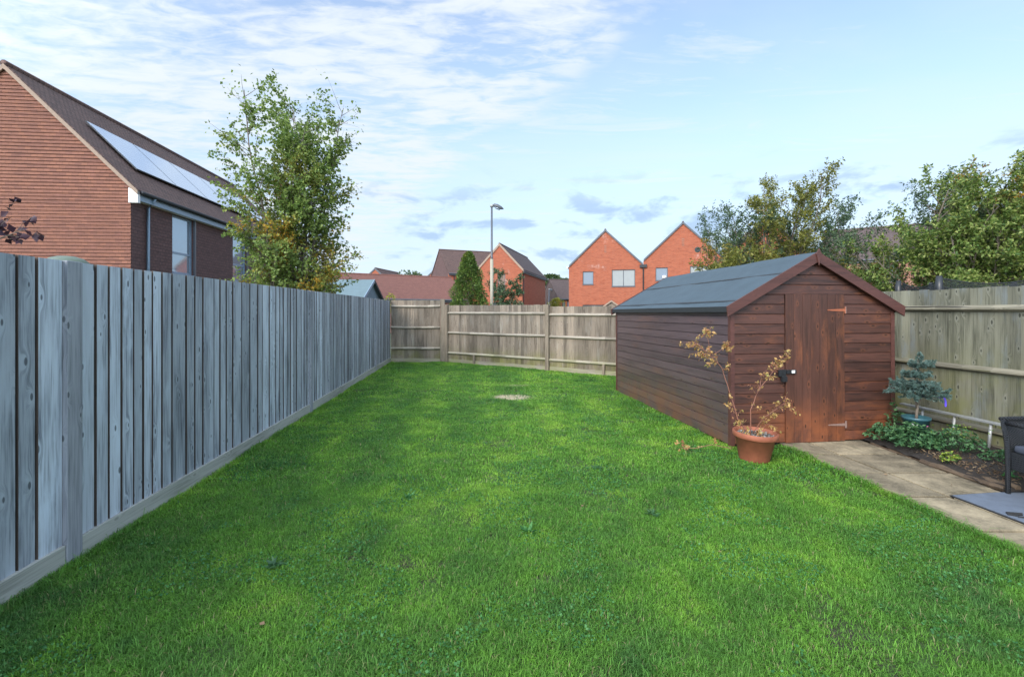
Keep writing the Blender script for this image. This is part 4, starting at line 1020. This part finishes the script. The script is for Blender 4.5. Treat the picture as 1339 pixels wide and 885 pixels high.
wall_mb([(0, -.2), (HL, -.2), (HL, HE-.1), (0, HE-.1)], (), Matrix.Translation((0, HL, 0)) @ Matrix.Rotation(R(-90), 4, 'Z'), .2).build('side_wall', MT['red_brick'], hs_)
ovH = .22
for sg in (1, -1):   # sg=1 the slope toward the lawn (+x)
    a = HW/2+ovH
    p = [(HW/2, -.05, HR), (HW/2+sg*a, -.05, HR-kH*a), (HW/2+sg*a, -.05, HR-kH*a+.13), (HW/2, -.05, HR+.15)]
    if sg == -1: p = p[::-1]
    rfh = MB().prism(p, (0, HL+.1, 0)).build('roof', MT['brown_tile'], hs_)
    p2 = [(HW/2, -.09, HR-.02), (HW/2+sg*a, -.09, HR-kH*a-.02), (HW/2+sg*a, -.09, HR-kH*a+.10), (HW/2, -.09, HR+.12)]
    if sg == -1: p2 = p2[::-1]
    MB().prism(p2, (0, .038, 0)).build('verge', MT['verge'], rfh)
    ex = HW/2+sg*(a+.05); ez = HR-kH*a+.05
    MB().tube([(ex, .02, ez), (ex, HL, ez)], .06, 10).build('gutter', MT['black'], hs_, smooth=True)
    x1_, x2_ = sorted((HW/2+sg*(a-.02), HW/2+sg*(a-.045)))
    MB().box((x1_, .04, ez-.22), (x2_, HL, ez+.0)).build('fascia', MT['blue_fascia'], hs_)
    x1_, x2_ = sorted((HW/2+sg*(a-.046), HW/2+sg*(HW/2+.002)))
    MB().box((x1_, .04, ez-.215), (x2_, HL, ez-.19)).build('soffit', MT['white'], hs_)
    x1_, x2_ = sorted((HW/2+sg*(a-.0), HW/2+sg*(HW/2-.03)))
    MB().prism([(x1_, -.075, ez-.30), (x2_, -.075, ez-.30), (x2_, -.075, ez+.02), (x1_, -.075, ez+.13)] if sg == 1 else [(x1_, -.075, ez-.30), (x2_, -.075, ez-.30), (x2_, -.075, ez+.13), (x1_, -.075, ez+.02)], (0, .11, 0)).build('eave_box', MT['white'], hs_)
MB().tube([(HW/2, -.08, HR+.13), (HW/2, HL+.08, HR+.13)], .10, 10).build('ridge_tiles', MT['brown_tile'], hs_, smooth=True)
MB().tube([(HW+.27, .62, HE-.18), (HW+.2, .62, HE-.32), (HW+.07, .62, HE-.5), (HW+.07, .62, 0)], .045, 10).build('downpipe', MT['blue_fascia'], hs_, smooth=True)
nrmS = V(kH, 0, 1).normalized(); dS = V(1, 0, -kH).normalized()
for k in range(5):
    s0 = 1.1+2.05*k; s1 = s0+2.03
    def sp_(h, s, l): p = V(HW-h, s, HE+kH*h+.15) + nrmS*l; return p
    pr = [sp_(2.10, s0, .06), sp_(.62, s0, .06), sp_(.62, s1, .06), sp_(2.10, s1, .06)]
    pn = MB().prism([q+nrmS*.0 for q in pr], nrmS*.035).build('solar_panel', MT['solar_line'], hs_)
    cc = sum(pr, V(0, 0, 0))/4
    MB().prism([cc+(q-cc)*.975+nrmS*.0355 for q in pr], nrmS*.004).build('glass_sheet', MT['solar'], pn)

# centre house: brick gable wing plus lower side wing
aB = math.atan2(-.2416, .970); OB = V(.936-.97*4.3, 43+.2416*4.3, 0)
simple_house('brick_house', 'orange brick house with steep gable right behind the near street lamp', OB, aB, 4.3, 12, 5.2, 7.5, 'orange_brick', 'grey_tile',
             holes_gable=[(1.95, 3.0, 2.7, 4.9, (.36,), (), 'brown_blind'), (1.2, .9, 3.2, 2.3, (), (.55,), 'dark_glass')], trim='verge')
bh = simple_house('tiled_wing_house', 'brown roofed house with tile hung gable left of the orange gable', V(-5.99-.0, 45, 0), math.atan2(.4, .917)+R(90)*0, 6, 7, 5.1, 7.6, 'orange_brick', 'brown_tile') if False else None
def side_house(name, label, corner, d, length, depth, eave, ridge, wall, roof, gable='dark_hung_tile', wins=(), group=None, glass='glass', cat='house', gh=()):
    """corner = front-left corner on the ground, d = unit vector of the long front (left to right); ridge parallel to the front"""
    ang = math.atan2(d[1], d[0]); root = empty(name, corner, ang, label, cat, group); I = Matrix.Identity(4)
    wall_mb([(0, -.2), (length, -.2), (length, eave), (0, eave)], [w[:4] for w in wins], I, .25).build('front_wall', MT[wall], root)
    for w in wins: window(root, w[:4], I, *(w[4:6] if len(w) > 5 else ((), ())), glass=w[6] if len(w) > 6 else glass)
    for (Mx, wth) in ((Matrix.Translation((0, depth, 0)) @ Matrix.Rotation(R(-90), 4, 'Z'), 0), (Matrix.Translation((length, 0, 0)) @ Matrix.Rotation(R(90), 4, 'Z'), 1)):
        a0 = .0 if wth == 0 else .251; a1 = depth-.251 if wth == 0 else depth
        m2 = (a0+a1)/2
        wall_mb([(a0, -.2), (a1, -.2), (a1, eave), (depth/2, ridge), (a0, eave)], (), Mx, .2).build('gable_wall', MT[gable], root)
    wall_mb([(.0, -.2), (length-.5, -.2), (length-.5, eave), (0, eave)], (), Matrix.Translation((length-.25, depth-.002, 0)) @ Matrix.Rotation(R(180), 4, 'Z'), .2).build('back_wall', MT[wall], root)
    k = (ridge-eave)/(depth/2); a = depth/2+.15
    for sg in (1, -1):
        p = [(-.05, depth/2, ridge+.01), (-.05, depth/2, ridge+.15), (-.05, depth/2-sg*a, ridge+.15-k*a), (-.05, depth/2-sg*a, ridge+.01-k*a)]
        if sg == 1: p = p[::-1]
        MB().prism(p, (length+.1, 0, 0)).build('roof', MT[roof], root)
    MB().tube([(-.06, depth/2, ridge+.13), (length+.06, depth/2, ridge+.13)], .08, 8).build('ridge_tiles', MT[roof], root)
    MB().tube([(-.05, -.2, eave-.0), (length+.05, -.2, eave-.0)], .055, 8).build('gutter', MT['grey_frame'], root)
    MB().box((-.03, -.15, eave-.16), (length+.03, -.13, eave-.03)).build('fascia', MT['grey_frame'], root)
    MB().tube([(.5, -.06, eave), (.5, -.06, 0)], .04, 8).build('downpipe', MT['black'], root)
    return root
side_house('tile_hung_wing', 'brown roofed house with tile hung gable left of the conical tree', V(-5.99, 45, 0), (.917, .4), 6.2, 7, 5.05, 7.6, 'orange_brick', 'brown_tile')
side_house('garage_block', 'low building with long red brown roof behind the corner fence', V(-3.4-.86*18, 35.4-.51*18, 0), (.86, .51), 18, 6, 2.3, 4.05, 'red_brick', 'red_tile', gable='red_brick', cat='garage')
side_house('dark_roof_house', 'house with long dark brown roof and brick wall behind the right trees', V(22.3, 34, 0), (.829, -.559), 16, 7, 5.0, 7.55, 'red_brick', 'grey_tile', gable='red_brick', wins=[(2.9, 3.0, 4.1, 4.65, (), (.5,)), (8.9, 3.0, 10.2, 4.65, (), (.5,))])
side_house('small_brick_house', 'small distant orange brick house with dark roof beside the far trees', V(5.7, 58, 0), (.95, .3), 8, 6, 2.95, 5.4, 'orange_brick', 'grey_tile', gable='grey_tile', wins=[(.5, 1.7, .9, 2.7), (1.15, 1.7, 1.55, 2.7), (2.6, 1.7, 3.2, 2.7)])

# the twin gables (one front, two or three houses)
dF = V(.964, -.265, 0); aF = math.atan2(-.265, .964)
labs = ['left of the twin orange brick gables, with a square and a wide window', 'right of the pair of orange brick gable houses, partly behind the shed roof', 'orange brick gable house mostly hidden behind the tree at the shed']
gwins = [[(1.16, 3.72, 2.05, 4.80, (), (), 'mid_glass'), (3.55, 3.52, 5.41, 4.90, (), (.5,), 'blind'), (1.16, .9, 3.1, 2.02, (), (.5,), 'dark_glass')],
         [(.94, 3.62, 1.88, 4.66, (), (), 'mid_glass'), (3.55, 3.45, 5.4, 4.72, (), (.5,), 'blind')],
         [(.94, 3.62, 1.88, 4.66, (), (), 'mid_glass'), (3.55, 3.45, 5.4, 4.72, (), (.5,), 'blind')]]
for k in range(3):
    o = V(4.8, 40, (0, .33, .33)[k])+dF*(6.06*k)
    Wg = 6.05; ez = 5.2
    root = simple_house('gabled_house', labs[k], o, aF, Wg, 9, ez, 8.1, 'orange_brick', 'brown_tile', holes_gable=gwins[k], group='orange brick gable houses beyond the back fence', trim='grey_frame', over=-.02 if True else .1, th=.13, gutters=False, ovf=.06)
    v_ = MB()
    for j in range(4): v_.box((Wg/2-.09, -.012, 6.35+j*.16), (Wg/2+.09, .02, 6.43+j*.16))
    v_.build('wall_vent', MT['red_brick'], root)
    if k == 0:
        MB().tube([(-.12, -.08, ez-.02), (-.12, 9, ez-.02)], .07, 8).build('gutter', MT['white'], root)
    MB().box((Wg-.28, -.17, ez-.17), (Wg+.28, -.01, ez+.06)).build('hopper', MT['black'], root)
    MB().tube([(Wg+.0, -.06, ez-.15), (Wg+.0, -.06, 0)], .05, 8).build('downpipe', MT['black'], root)
    if k == 1: MB().lathe([(.0, 0), (.22, .0)], 14).build('wall_grille', MT['black'], root).matrix_local = Matrix.Translation((4.1, -.012, 6.0)) @ Matrix.Rotation(R(90), 4, 'X')
    if k == 1: MB().tube([(1.62, .06, 3.82), (1.62, .062, 4.02)], [.17, .17], 12).build('window_ornament', MT['white'], root)

# far gable tips above the garage roof
for (x_, Y, ztop, wd, lab) in [(488, 64, 7.25, 6, 'distant orange gable peeking over the red brown roof, nearest the blue shed'), (563, 70, 7.3, 6, 'distant orange gable peeking over the red brown roof beside the tile hung gable'), (437, 60, 5.9, 5, 'distant orange gable low behind the birch tree')]:
    X = (x_-669.5)/620*Y
    simple_house('distant_house', lab, V(X-wd/2+.3, Y+.4, 0), R(-8), wd, 8, ztop-wd/2*.95, ztop-.15, 'orange_brick', 'brown_tile', group='distant orange gable houses', gutters=False, trim='grey_frame')

# neighbour's shed
ns_ = empty('neighbour_shed', (-4.2, 13.25, 0), 0, 'blue green felt roofed shed behind the far end of the left fence', 'shed')
D_ = 1.85; e_, r_ = 1.93, 2.44
mb = MB(); mb.prism([(0, 0, 0), (0, D_, 0), (0, D_, e_), (0, D_/2, r_), (0, 0, e_)], (-2.6, 0, 0)); mb.build('shed_walls', m_plain('blue_grey_boards', (.16, .22, .26), .7, var=.3), ns_)
for sg in (1, -1):
    a = D_/2+.08; k = (r_-e_)/(D_/2)
    p = [(.08, D_/2, r_+.005), (.08, D_/2-sg*a, r_+.005-k*a), (.08, D_/2-sg*a, r_+.03-k*a), (.08, D_/2, r_+.035)]
    if sg == -1: p = p[::-1]
    MB().prism(p, (-2.8, 0, 0)).build('roof', MT['neighbour_felt'], ns_)
    p = [(.10, D_/2, r_-.06), (.10, D_/2-sg*a, r_-.06-k*a), (.10, D_/2-sg*a, r_+.04-k*a), (.10, D_/2, r_+.04)]
    if sg == -1: p = p[::-1]
    MB().prism(p, (-.02, 0, 0)).build('barge_board', MT['blue_fascia'] if sg == 1 else MT['felt_edge'], ns_)
# little garden building with pale barge boards seen over the back fence
gb = empty('playhouse', (4.3, 20.5, 0), R(-15), 'small playhouse with pale barge boards just above the back fence beside the shed roof', 'playhouse')
MB().prism([(-.5, 0, 0), (.5, 0, 0), (.5, 0, 1.55), (0, 0, 1.9), (-.5, 0, 1.55)], (0, 1.2, 0)).build('walls', m_plain('taupe_boards', (.24, .19, .15), .7), gb)
for sg in (1, -1):
    p = [(0, -.08, 1.92), (sg*.62, -.08, 1.48), (sg*.62, -.08, 1.56), (0, -.08, 2.0)]
    if sg == -1: p = p[::-1]
    MB().prism(p, (0, .05, 0)).build('barge_board', MT['verge'], gb)
    p = [(0, -.05, 1.93), (sg*.60, -.05, 1.51), (sg*.60, -.05, 1.54), (0, -.05, 1.96)]
    if sg == -1: p = p[::-1]
    MB().prism(p, (0, 1.35, 0)).build('roof', MT['grey_tile'], gb)

# street lamps
def lamp(loc, H, r, label, head=.55):
    l_ = empty('street_lamp', loc, 0, label, 'street lamp', 'street lamps beyond the back fence')
    MB().tube([(0, 0, 0), (0, 0, H*.62)], [r*1.35, r*1.35], 12).build('lower_pole', MT['cream_pole'], l_, smooth=True)
    MB().tube([(0, 0, H*.62), (0, 0, H*.63), (0, 0, H)], [r*1.35, r*.9, r*.75], 12).build('upper_pole', MT['grey_frame'], l_, smooth=True)
    h = MB(); h.tube([(-.08, 0, H+.03), (0, 0, H+.05), (.1, -.02, H+.05)], [.05, .085, .05], 8)
    h.build('bracket', MT['alu'], l_, smooth=True)
    hd = MB(); s_ = head
    hd.tube([(.04, -.02, H+.07), (.12, -.04, H+.07), (.25, -.07, H+.02), (.42, -.10, H-.06), (s_, -.12, H-.12)], [.03, .08, .10, .08, .02], 10)
    hd = hd.build('lamp_head', MT['grey_frame'], l_, smooth=True)
    MB().tube([(.18, -.06, H-.03), (.38, -.10, H-.13)], [.06, .05], 8).build('lamp_glass', MT['glass'], hd, smooth=True)
lamp((-.94, 22, 0), 6.35, .055, 'tall cream street lamp in front of the orange gable')
lamp((4.7, 60, 0), 4.2, .09, 'small distant street lamp between the brick houses', head=1.0)

# ------------------------------------------------------------------ trees and shrubs
random.seed(5)
birch = dict(seg=[.3, .16, .1], wander=.14, lift=[.06, .05, .0], levels=2, nchild=[38, 12], t0=[.12, .10], angle=[52, 42], len=[1.35, .40], taper=[.58, .35], leaves=44, leaf_lv=1, minr=.0025, droop=-.5, spread=.03)
tree('birch_tree', 'tall slender birch with green and yellow leaves behind the left fence', 'tree', (-4.0, 8.6, 0), 5.5, birch, MT['birch_leaf'], .05, MT['bark'], stems=7, splay=.10, width=.8, r0=.035,
     env=([0, 1.6, 2.4, 3.4, 4.2, 5.0, 5.4, 5.9], [.9, 1.1, 1.3, 1.35, 1.2, .9, .7, .2]))
olive = dict(seg=[.3, .2, .12], wander=.25, lift=[.04, .06, .03], levels=2, nchild=[24, 11], t0=[.12, .15], angle=[40, 38], len=[1.2, .42], taper=[.72, .4], leaves=52, leaf_lv=1, minr=.003, spread=.03)
tree('olive_tree', 'dense olive green tree with rusty leaves, tallest behind the shed roof', 'tree', (6.98, 12.6, 0), 5.35, olive, MT['olive_leaf'], .062, MT['bark'], stems=5, splay=.12, width=.5, r0=.04)
spread_ = dict(seg=[.3, .2, .12], wander=.2, lift=[.02, .05, .04], levels=2, nchild=[20, 11], t0=[.15, .2], angle=[34, 35], len=[1.1, .42], taper=[.4, .3], leaves=38, leaf_lv=1, minr=.003, spread=.02)
tree('apple_tree', 'sparse dark leaved tree left of the tall olive tree', 'tree', (6.9, 13.4, 0), 4.7, spread_, MT['dark_leaf'], .06, MT['bark'], stems=8, splay=.34, width=.5, r0=.035)
tree('apple_tree', 'sparse dark leaved tree right of the tall olive tree', 'tree', (7.9, 13.2, 0), 4.7, spread_, MT['dark_leaf'], .06, MT['bark'], stems=8, splay=.22, width=.5, r0=.035)
low = dict(seg=[.25, .15, .1], wander=.3, lift=[.03, .03, .0], levels=2, nchild=[18, 10], t0=[.1, .2], angle=[45, 40], len=[.8, .35], taper=[.3, .3], leaves=44, leaf_lv=1, minr=.003)
tree('olive_shrub', 'rounded olive shrub low behind the left slope of the shed roof', 'shrub', (5.5, 12.2, 0), 3.2, low, MT['olive_leaf'], .08, MT['bark'], stems=7, splay=.35, width=.5)
tree('yellow_shrub', 'pale yellow green shrub behind the right slope of the shed roof', 'shrub', (8.25, 11.5, 0), 2.75, low, m_leaf('pale_olive_leaf', [(.16, .20, .05), (.26, .28, .07), (.12, .16, .04)], patchcol=(.4, .22, .05)), .075, MT['bark'], stems=6, splay=.3, width=.5)
dense = dict(seg=[.25, .15, .1], wander=.28, lift=[.04, .05, .02], levels=2, nchild=[22, 12], t0=[.1, .12], angle=[42, 40], len=[1.0, .38], taper=[.3, .3], leaves=62, leaf_lv=1, minr=.003, spread=.04)
tree('broad_shrub', 'broad green shrub with small leaves rising over the trampoline poles', 'shrub', (8.6, 9.0, 0), 3.6, dense, MT['green_leaf'], .065, MT['bark'], stems=7, splay=.42, width=.5)
tree('tall_shrub', 'tall green shrub with upright sprays at the right edge of the photo', 'shrub', (9.4, 8.7, 0), 4.5, dense, MT['green_leaf'], .065, MT['bark'], stems=7, splay=.28, width=.5)
tree('airy_shrub', 'airy shrub with slender leaning sprays between the two right hand tree masses', 'shrub', (9.4, 9.9, 0), 4.4, spread_, MT['dark_leaf'], .06, MT['bark'], stems=7, splay=.3, width=.45)
tree('maple_tree', 'tree with bright orange top behind the right hand green shrubs', 'tree', (10.1, 9.7, 0), 4.8, olive, MT['orange_leaf'], .07, MT['bark'], stems=6, splay=.2, width=.7)
# conical evergreen
def cone_tree(name, label, loc, H, rad, n, mat, size, cat='tree', z0=.1, group=None, power=.75, width=.6):
    root = empty(name, loc, 0, label, cat, group); P = []; Dd = []; st = MB(); st.tube([(0, 0, 0), (0, 0, H*.95)], [H*.02, .01], 8)
    for i in range(n):
        t = z0/H+(1-z0/H)*random.random(); a = random.uniform(0, 6.283)
        bump_ = 1+.18*math.sin(a*5+t*9)+.16*math.sin(a*3-t*23)+.10*math.sin(a*7+t*41)
        r = rad*((1-t)**power)*bump_*random.uniform(.62, 1.03)+.02
        P.append((r*math.cos(a), r*math.sin(a), t*H+random.uniform(-.03, .06))); Dd.append((math.cos(a)*.6, math.sin(a)*.6, random.uniform(.2, 1.1)))
        if i % 60 == 0: st.tube([(0, 0, t*H-.1), P[-1]], [.012, .004], 4, cap=False)
    st.build('trunk', MT['bark'], root, uv=False); leaves_mesh('crown', P, Dd, size, mat, root, width=width); return root
cone_tree('conical_evergreen', 'dense conical evergreen tree left of the street lamp', (-1.78, 19.5, 0), 3.9, 1.02, 15000, MT['conifer'], .08, z0=.5, power=.62)
tree('sapling', 'thin sapling with sparse dark leaves at the foot of the street lamp', 'tree', (-.75, 24, 0), 3.7, low, MT['dark_leaf'], .09, MT['bark'], stems=4, splay=.12, r0=.02)
def round_tree(name, label, loc, H, rad, zc, n, mat, size, cat='tree', group=None, lob=9):
    root = empty(name, loc, 0, label, cat, group); P = []; Dd = []; st = MB(); st.tube([(0, 0, 0), (0, 0, zc)], [H*.03, H*.012], 8)
    cs = [(V(random.gauss(0, .45)*rad, random.gauss(0, .45)*rad, zc+random.uniform(-.5, .75)*(H-zc)), random.uniform(.35, .6)*rad) for _ in range(lob)]
    for c_, r in cs: st.tube([(0, 0, zc*.6), c_], [H*.012, .01], 5)
    for i in range(n):
        c_, r = random.choice(cs); d = Vector((random.gauss(0, 1), random.gauss(0, 1), random.gauss(0, 1))).normalized()
        P.append(c_+d*r*random.uniform(.55, 1.08)); Dd.append(d+V(0, 0, .2))
    st.build('trunk', MT['bark'], root, uv=False); leaves_mesh('crown', P, Dd, size, mat, root); return root
round_tree('far_tree', 'rounded distant tree above the red brown roof', V(-13.9, 62, 0), 6.6, 2.6, 4.6, 4000, MT['far_leaf'], .28, group='distant trees')
cone_tree('far_pine', 'taller dark green distant tree between the brick houses', (5.4, 66, 0), 6.4, 3.0, 7000, MT['far_leaf'], .3, group='distant trees', power=.35)
cone_tree('far_pine', 'dark distant tree close against the left of the twin gables', (7.4, 68, 0), 6.0, 2.6, 6000, MT['far_leaf'], .3, group='distant trees', power=.3)
round_tree('yellow_bush', 'yellow green bush at the foot of the distant lamp', V(5.2, 56, 0), 2.9, 1.1, 1.9, 1800, MT['yellow_leaf'], .16, cat='bush')
round_tree('pale_bush', 'pale grey green bush at the base of the orange gable', V(.45, 28, 0), 2.0, .45, 1.55, 900, m_leaf('pale_grey_leaf', [(.2, .24, .14), (.34, .34, .22)]), .08, cat='bush')
round_tree('yellow_bush', 'small yellow green bush top in the far left fence corner', V(-4.5, 16.2, 0), 2.05, .5, 1.75, 900, MT['yellow_leaf'], .07, cat='bush')
round_tree('far_tree', 'dark distant tree hidden behind the birch and the blue shed', V(-26, 62, 0), 6.3, 2.4, 4.0, 3000, MT['far_leaf'], .28, group='distant trees')
# purple-leaved branch at the left edge
pl = empty('purple_plum', (-3.98, 3.5, 0), 0, 'purple leaved plum branch reaching in at the left edge over the fence', 'tree')
st = MB(); P = []; Dd = []
st.tube([(0, 0, 0), (-.05, 0, 1.2), (.0, .0, 1.9), (.08, .02, 2.05)], [.035, .028, .02, .014], 8)
prm = dict(seg=[.12, .1], wander=.25, lift=[.03, .02], levels=1, nchild=[6], t0=[.2], angle=[40], len=[.2], taper=[.3], leaves=34, leaf_lv=1, minr=.001, droop=-.2)
for k in range(12):
    grow(st, P, Dd, V(random.uniform(-.05, .08), 0, random.uniform(1.45, 2.0)), V(random.uniform(-1, .3), random.uniform(-.6, .5), random.uniform(.3, .9)).normalized(), random.uniform(.35, .6), .007, 0, prm)
grow(st, P, Dd, V(.08, .02, 2.05), V(.9, .1, .35).normalized(), .26, .008, 0, prm)
st.build('trunk', MT['bark'], pl, uv=False); leaves_mesh('crown', P, Dd, .065, MT['purple_leaf'], pl, width=.72)
# domed bird feeder cover + straggling stems behind the left fence
bfd = empty('bird_feeder', (-3.10, 3.30, 0), 0, 'green domed bird feeder just showing above the near left fence post', 'bird feeder')
MB().tube([(0, 0, 0), (0, 0, 1.88)], .012, 8).build('pole', MT['black'], bfd)
MB().lathe([(.125, 1.875), (.118, 1.89), (.09, 1.912), (.05, 1.925), (0, 1.93)], 24).build('dome', m_plain('mossy_green_plastic', (.12, .16, .12), .5, var=.4), bfd, smooth=True)
MB().lathe([(.0, 1.5), (.04, 1.5), (.04, 1.78), (0, 1.78)], 14).build('seed_tube', MT['glass'], bfd)
tree('straggly_shrub', 'straggly olive twigs showing above the near part of the left fence', 'shrub', (-3.75, 3.9, 0), 1.9, dict(seg=[.15, .1], wander=.3, lift=[.04, .03], levels=1, nchild=[8], t0=[.5], angle=[45], len=[.22], taper=[.3], leaves=40, leaf_lv=1, minr=.001), MT['olive_leaf'], .03, MT['bark'], stems=4, splay=.03, r0=.008)
# scattered fallen leaves on lawn and paving
for (x_, y_, s_, lab) in [(.55, 3.68, .035, 'small red fallen leaf on the lawn above the centre'), (1.3, 3.0, .04, 'pale fallen leaf on the right of the near lawn'), (-1.2, 2.3, .04, 'pale fallen leaf on the near left lawn'), (2.5, 4.35, .04, 'tan fallen leaf on the grass in front of the pot'), (3.45, 4.35, .035, 'tan fallen leaf on the middle of the buff path'), (3.8, 4.1, .045, 'reddish fallen leaf on the buff path near the logs')]:
    o = leaves_mesh('fallen_leaf', [(x_, y_, .045 if x_ > 3.2 else .03)], [(random.gauss(0, 1), random.gauss(0, 1), .05)], s_, MT['fallen'], None, width=.7, flat=.05); tag(o, lab, 'leaf', 'fallen leaves')

# ------------------------------------------------------------------ world, sun, camera
w = bpy.data.worlds.new('World'); scene.world = w; w.use_nodes = True
nt = w.node_tree; bg = nt.nodes['Background']
SUN_EL, SUN_AZ = 32, 215      # compass-like: direction towards the sun measured from +Y clockwise
sky = nt.nodes.new('ShaderNodeTexSky'); sky.sky_type = 'NISHITA'; sky.sun_disc = False
sky.sun_elevation = R(SUN_EL); sky.sun_rotation = R(SUN_AZ); sky.altitude = 60; sky.air_density = 1.0; sky.dust_density = .3; sky.ozone_density = 1.0
tc = nt.nodes.new('ShaderNodeTexCoord'); sep = nt.nodes.new('ShaderNodeSeparateXYZ'); L(nt, tc.outputs['Generated'], sep.inputs[0])
zc = math_n(nt, 'MAXIMUM', sep.outputs[2], .02)
px = math_n(nt, 'DIVIDE', sep.outputs[0], zc); py = math_n(nt, 'DIVIDE', sep.outputs[1], zc)
cv = nt.nodes.new('ShaderNodeCombineXYZ'); L(nt, px, cv.inputs[0]); L(nt, py, cv.inputs[1])
P2 = cv.outputs[0]
# thin high cloud sheet, mackerel texture, over the left half of the view
big = noise(nt, P2, .8, 4, .6)
edge = math_n(nt, 'ADD', math_n(nt, 'MULTIPLY', px, -1.0), math_n(nt, 'MULTIPLY', py, -.42))
edge = math_n(nt, 'ADD', edge, 1.30)
edge = math_n(nt, 'ADD', edge, math_n(nt, 'MULTIPLY', math_n(nt, 'SUBTRACT', big, .5), 1.9))
mask = fr(nt, edge, -.15, .55)
mk = noise(nt, scalev(nt, P2, (5.5, 12, 1)), 1, 4, .6, .6)
mk2 = noise(nt, scalev(nt, P2, (1.6, 3.0, 1)), 1, 6, .62, .5)
tex = math_n(nt, 'ADD', math_n(nt, 'MULTIPLY', mk, .45), math_n(nt, 'MULTIPLY', mk2, .65))
c1 = math_n(nt, 'MULTIPLY', mask, fr(nt, tex, .36, .66))
# faint veil elsewhere
veil = math_n(nt, 'ADD', math_n(nt, 'MULTIPLY', fr(nt, noise(nt, scalev(nt, P2, (.5, .9, 1)), 1, 5, .6, .4), .30, .8), .35), .08)
st1 = noise(nt, scalev(nt, P2, (.9, 3.2, 1)), 1, 7, .66, .8)
streak = math_n(nt, 'MULTIPLY', fr(nt, st1, .46, .70), .62)
cf_ = math_n(nt, 'MAXIMUM', math_n(nt, 'MAXIMUM', c1, veil), streak)
lowh = fr(nt, sep.outputs[2], .42, .0)
hz = mixc(nt, math_n(nt, 'MULTIPLY', fr(nt, sep.outputs[2], .55, .05), .85), sky.outputs[0], (1, 1, 1)); hz.node.inputs[7].default_value = (1.95, 2.42, 3.05, 1)
CLOUD = (2.75, 3.02, 3.3)
skyc = mixc(nt, cf_, hz, (1, 1, 1))
cl = nt.nodes[skyc.node.name]; cl.inputs[7].default_value = (*CLOUD, 1)
# small grey-blue puffs low over the roofs
nv = scalev(nt, tc.outputs['Generated'], (8.5, 8.5, 24))
pf = noise(nt, nv, 1, 5, .55, .3)
band = math_n(nt, 'MULTIPLY', fr(nt, sep.outputs[2], .05, .12), fr(nt, sep.outputs[2], .30, .20))
pfm = math_n(nt, 'MULTIPLY', fr(nt, pf, .50, .64), band)
final = mixc(nt, math_n(nt, 'MULTIPLY', pfm, .9), cl.outputs[2], (4.2, 5.6, 7.8))
final.node.inputs[7].default_value = (1.55, 2.15, 3.0, 1)
dt = nt.nodes.new('ShaderNodeVectorMath'); dt.operation = 'DOT_PRODUCT'; L(nt, tc.outputs['Generated'], dt.inputs[0])
dt.inputs[1].default_value = (math.sin(R(SUN_AZ))*math.cos(R(SUN_EL)), math.cos(R(SUN_AZ))*math.cos(R(SUN_EL)), math.sin(R(SUN_EL)))
glow = math_n(nt, 'ADD', math_n(nt, 'MULTIPLY', fr(nt, dt.outputs['Value'], -.1, 1), 1.8), 1)
vm = nt.nodes.new('ShaderNodeVectorMath'); vm.operation = 'SCALE'; L(nt, final, vm.inputs[0]); L(nt, glow, vm.inputs['Scale']); final = vm.outputs[0]
L(nt, final, bg.inputs['Color']); bg.inputs['Strength'].default_value = .15

sun = bpy.data.lights.new('sun', 'SUN'); sun.energy = 1.4; sun.angle = R(28); sun.color = (1, .90, .76)
so = bpy.data.objects.new('sun', sun); col.objects.link(so)
az = R(SUN_AZ); el = R(SUN_EL)
to_sun = V(math.sin(az)*math.cos(el), math.cos(az)*math.cos(el), math.sin(el))
so.rotation_euler = to_sun.to_track_quat('Z', 'Y').to_euler(); so.location = (0, -20, 30)

cam = bpy.data.cameras.new('camera'); co = bpy.data.objects.new('camera', cam); col.objects.link(co)
co.location = (0, 0, 1.55); co.rotation_euler = (R(90), 0, 0)
cam.sensor_width = 36; cam.lens = 36*620/1339; cam.shift_y = -(442.5-406)/1339; cam.clip_end = 2000; cam.clip_start = .05
scene.camera = co
scene.view_settings.view_transform = 'Standard'; scene.view_settings.look = 'None'; scene.view_settings.exposure = 1.08; scene.view_settings.gamma = 1
scene.cycles.max_bounces = 6; scene.cycles.transparent_max_bounces = 8; scene.cycles.use_denoising = True
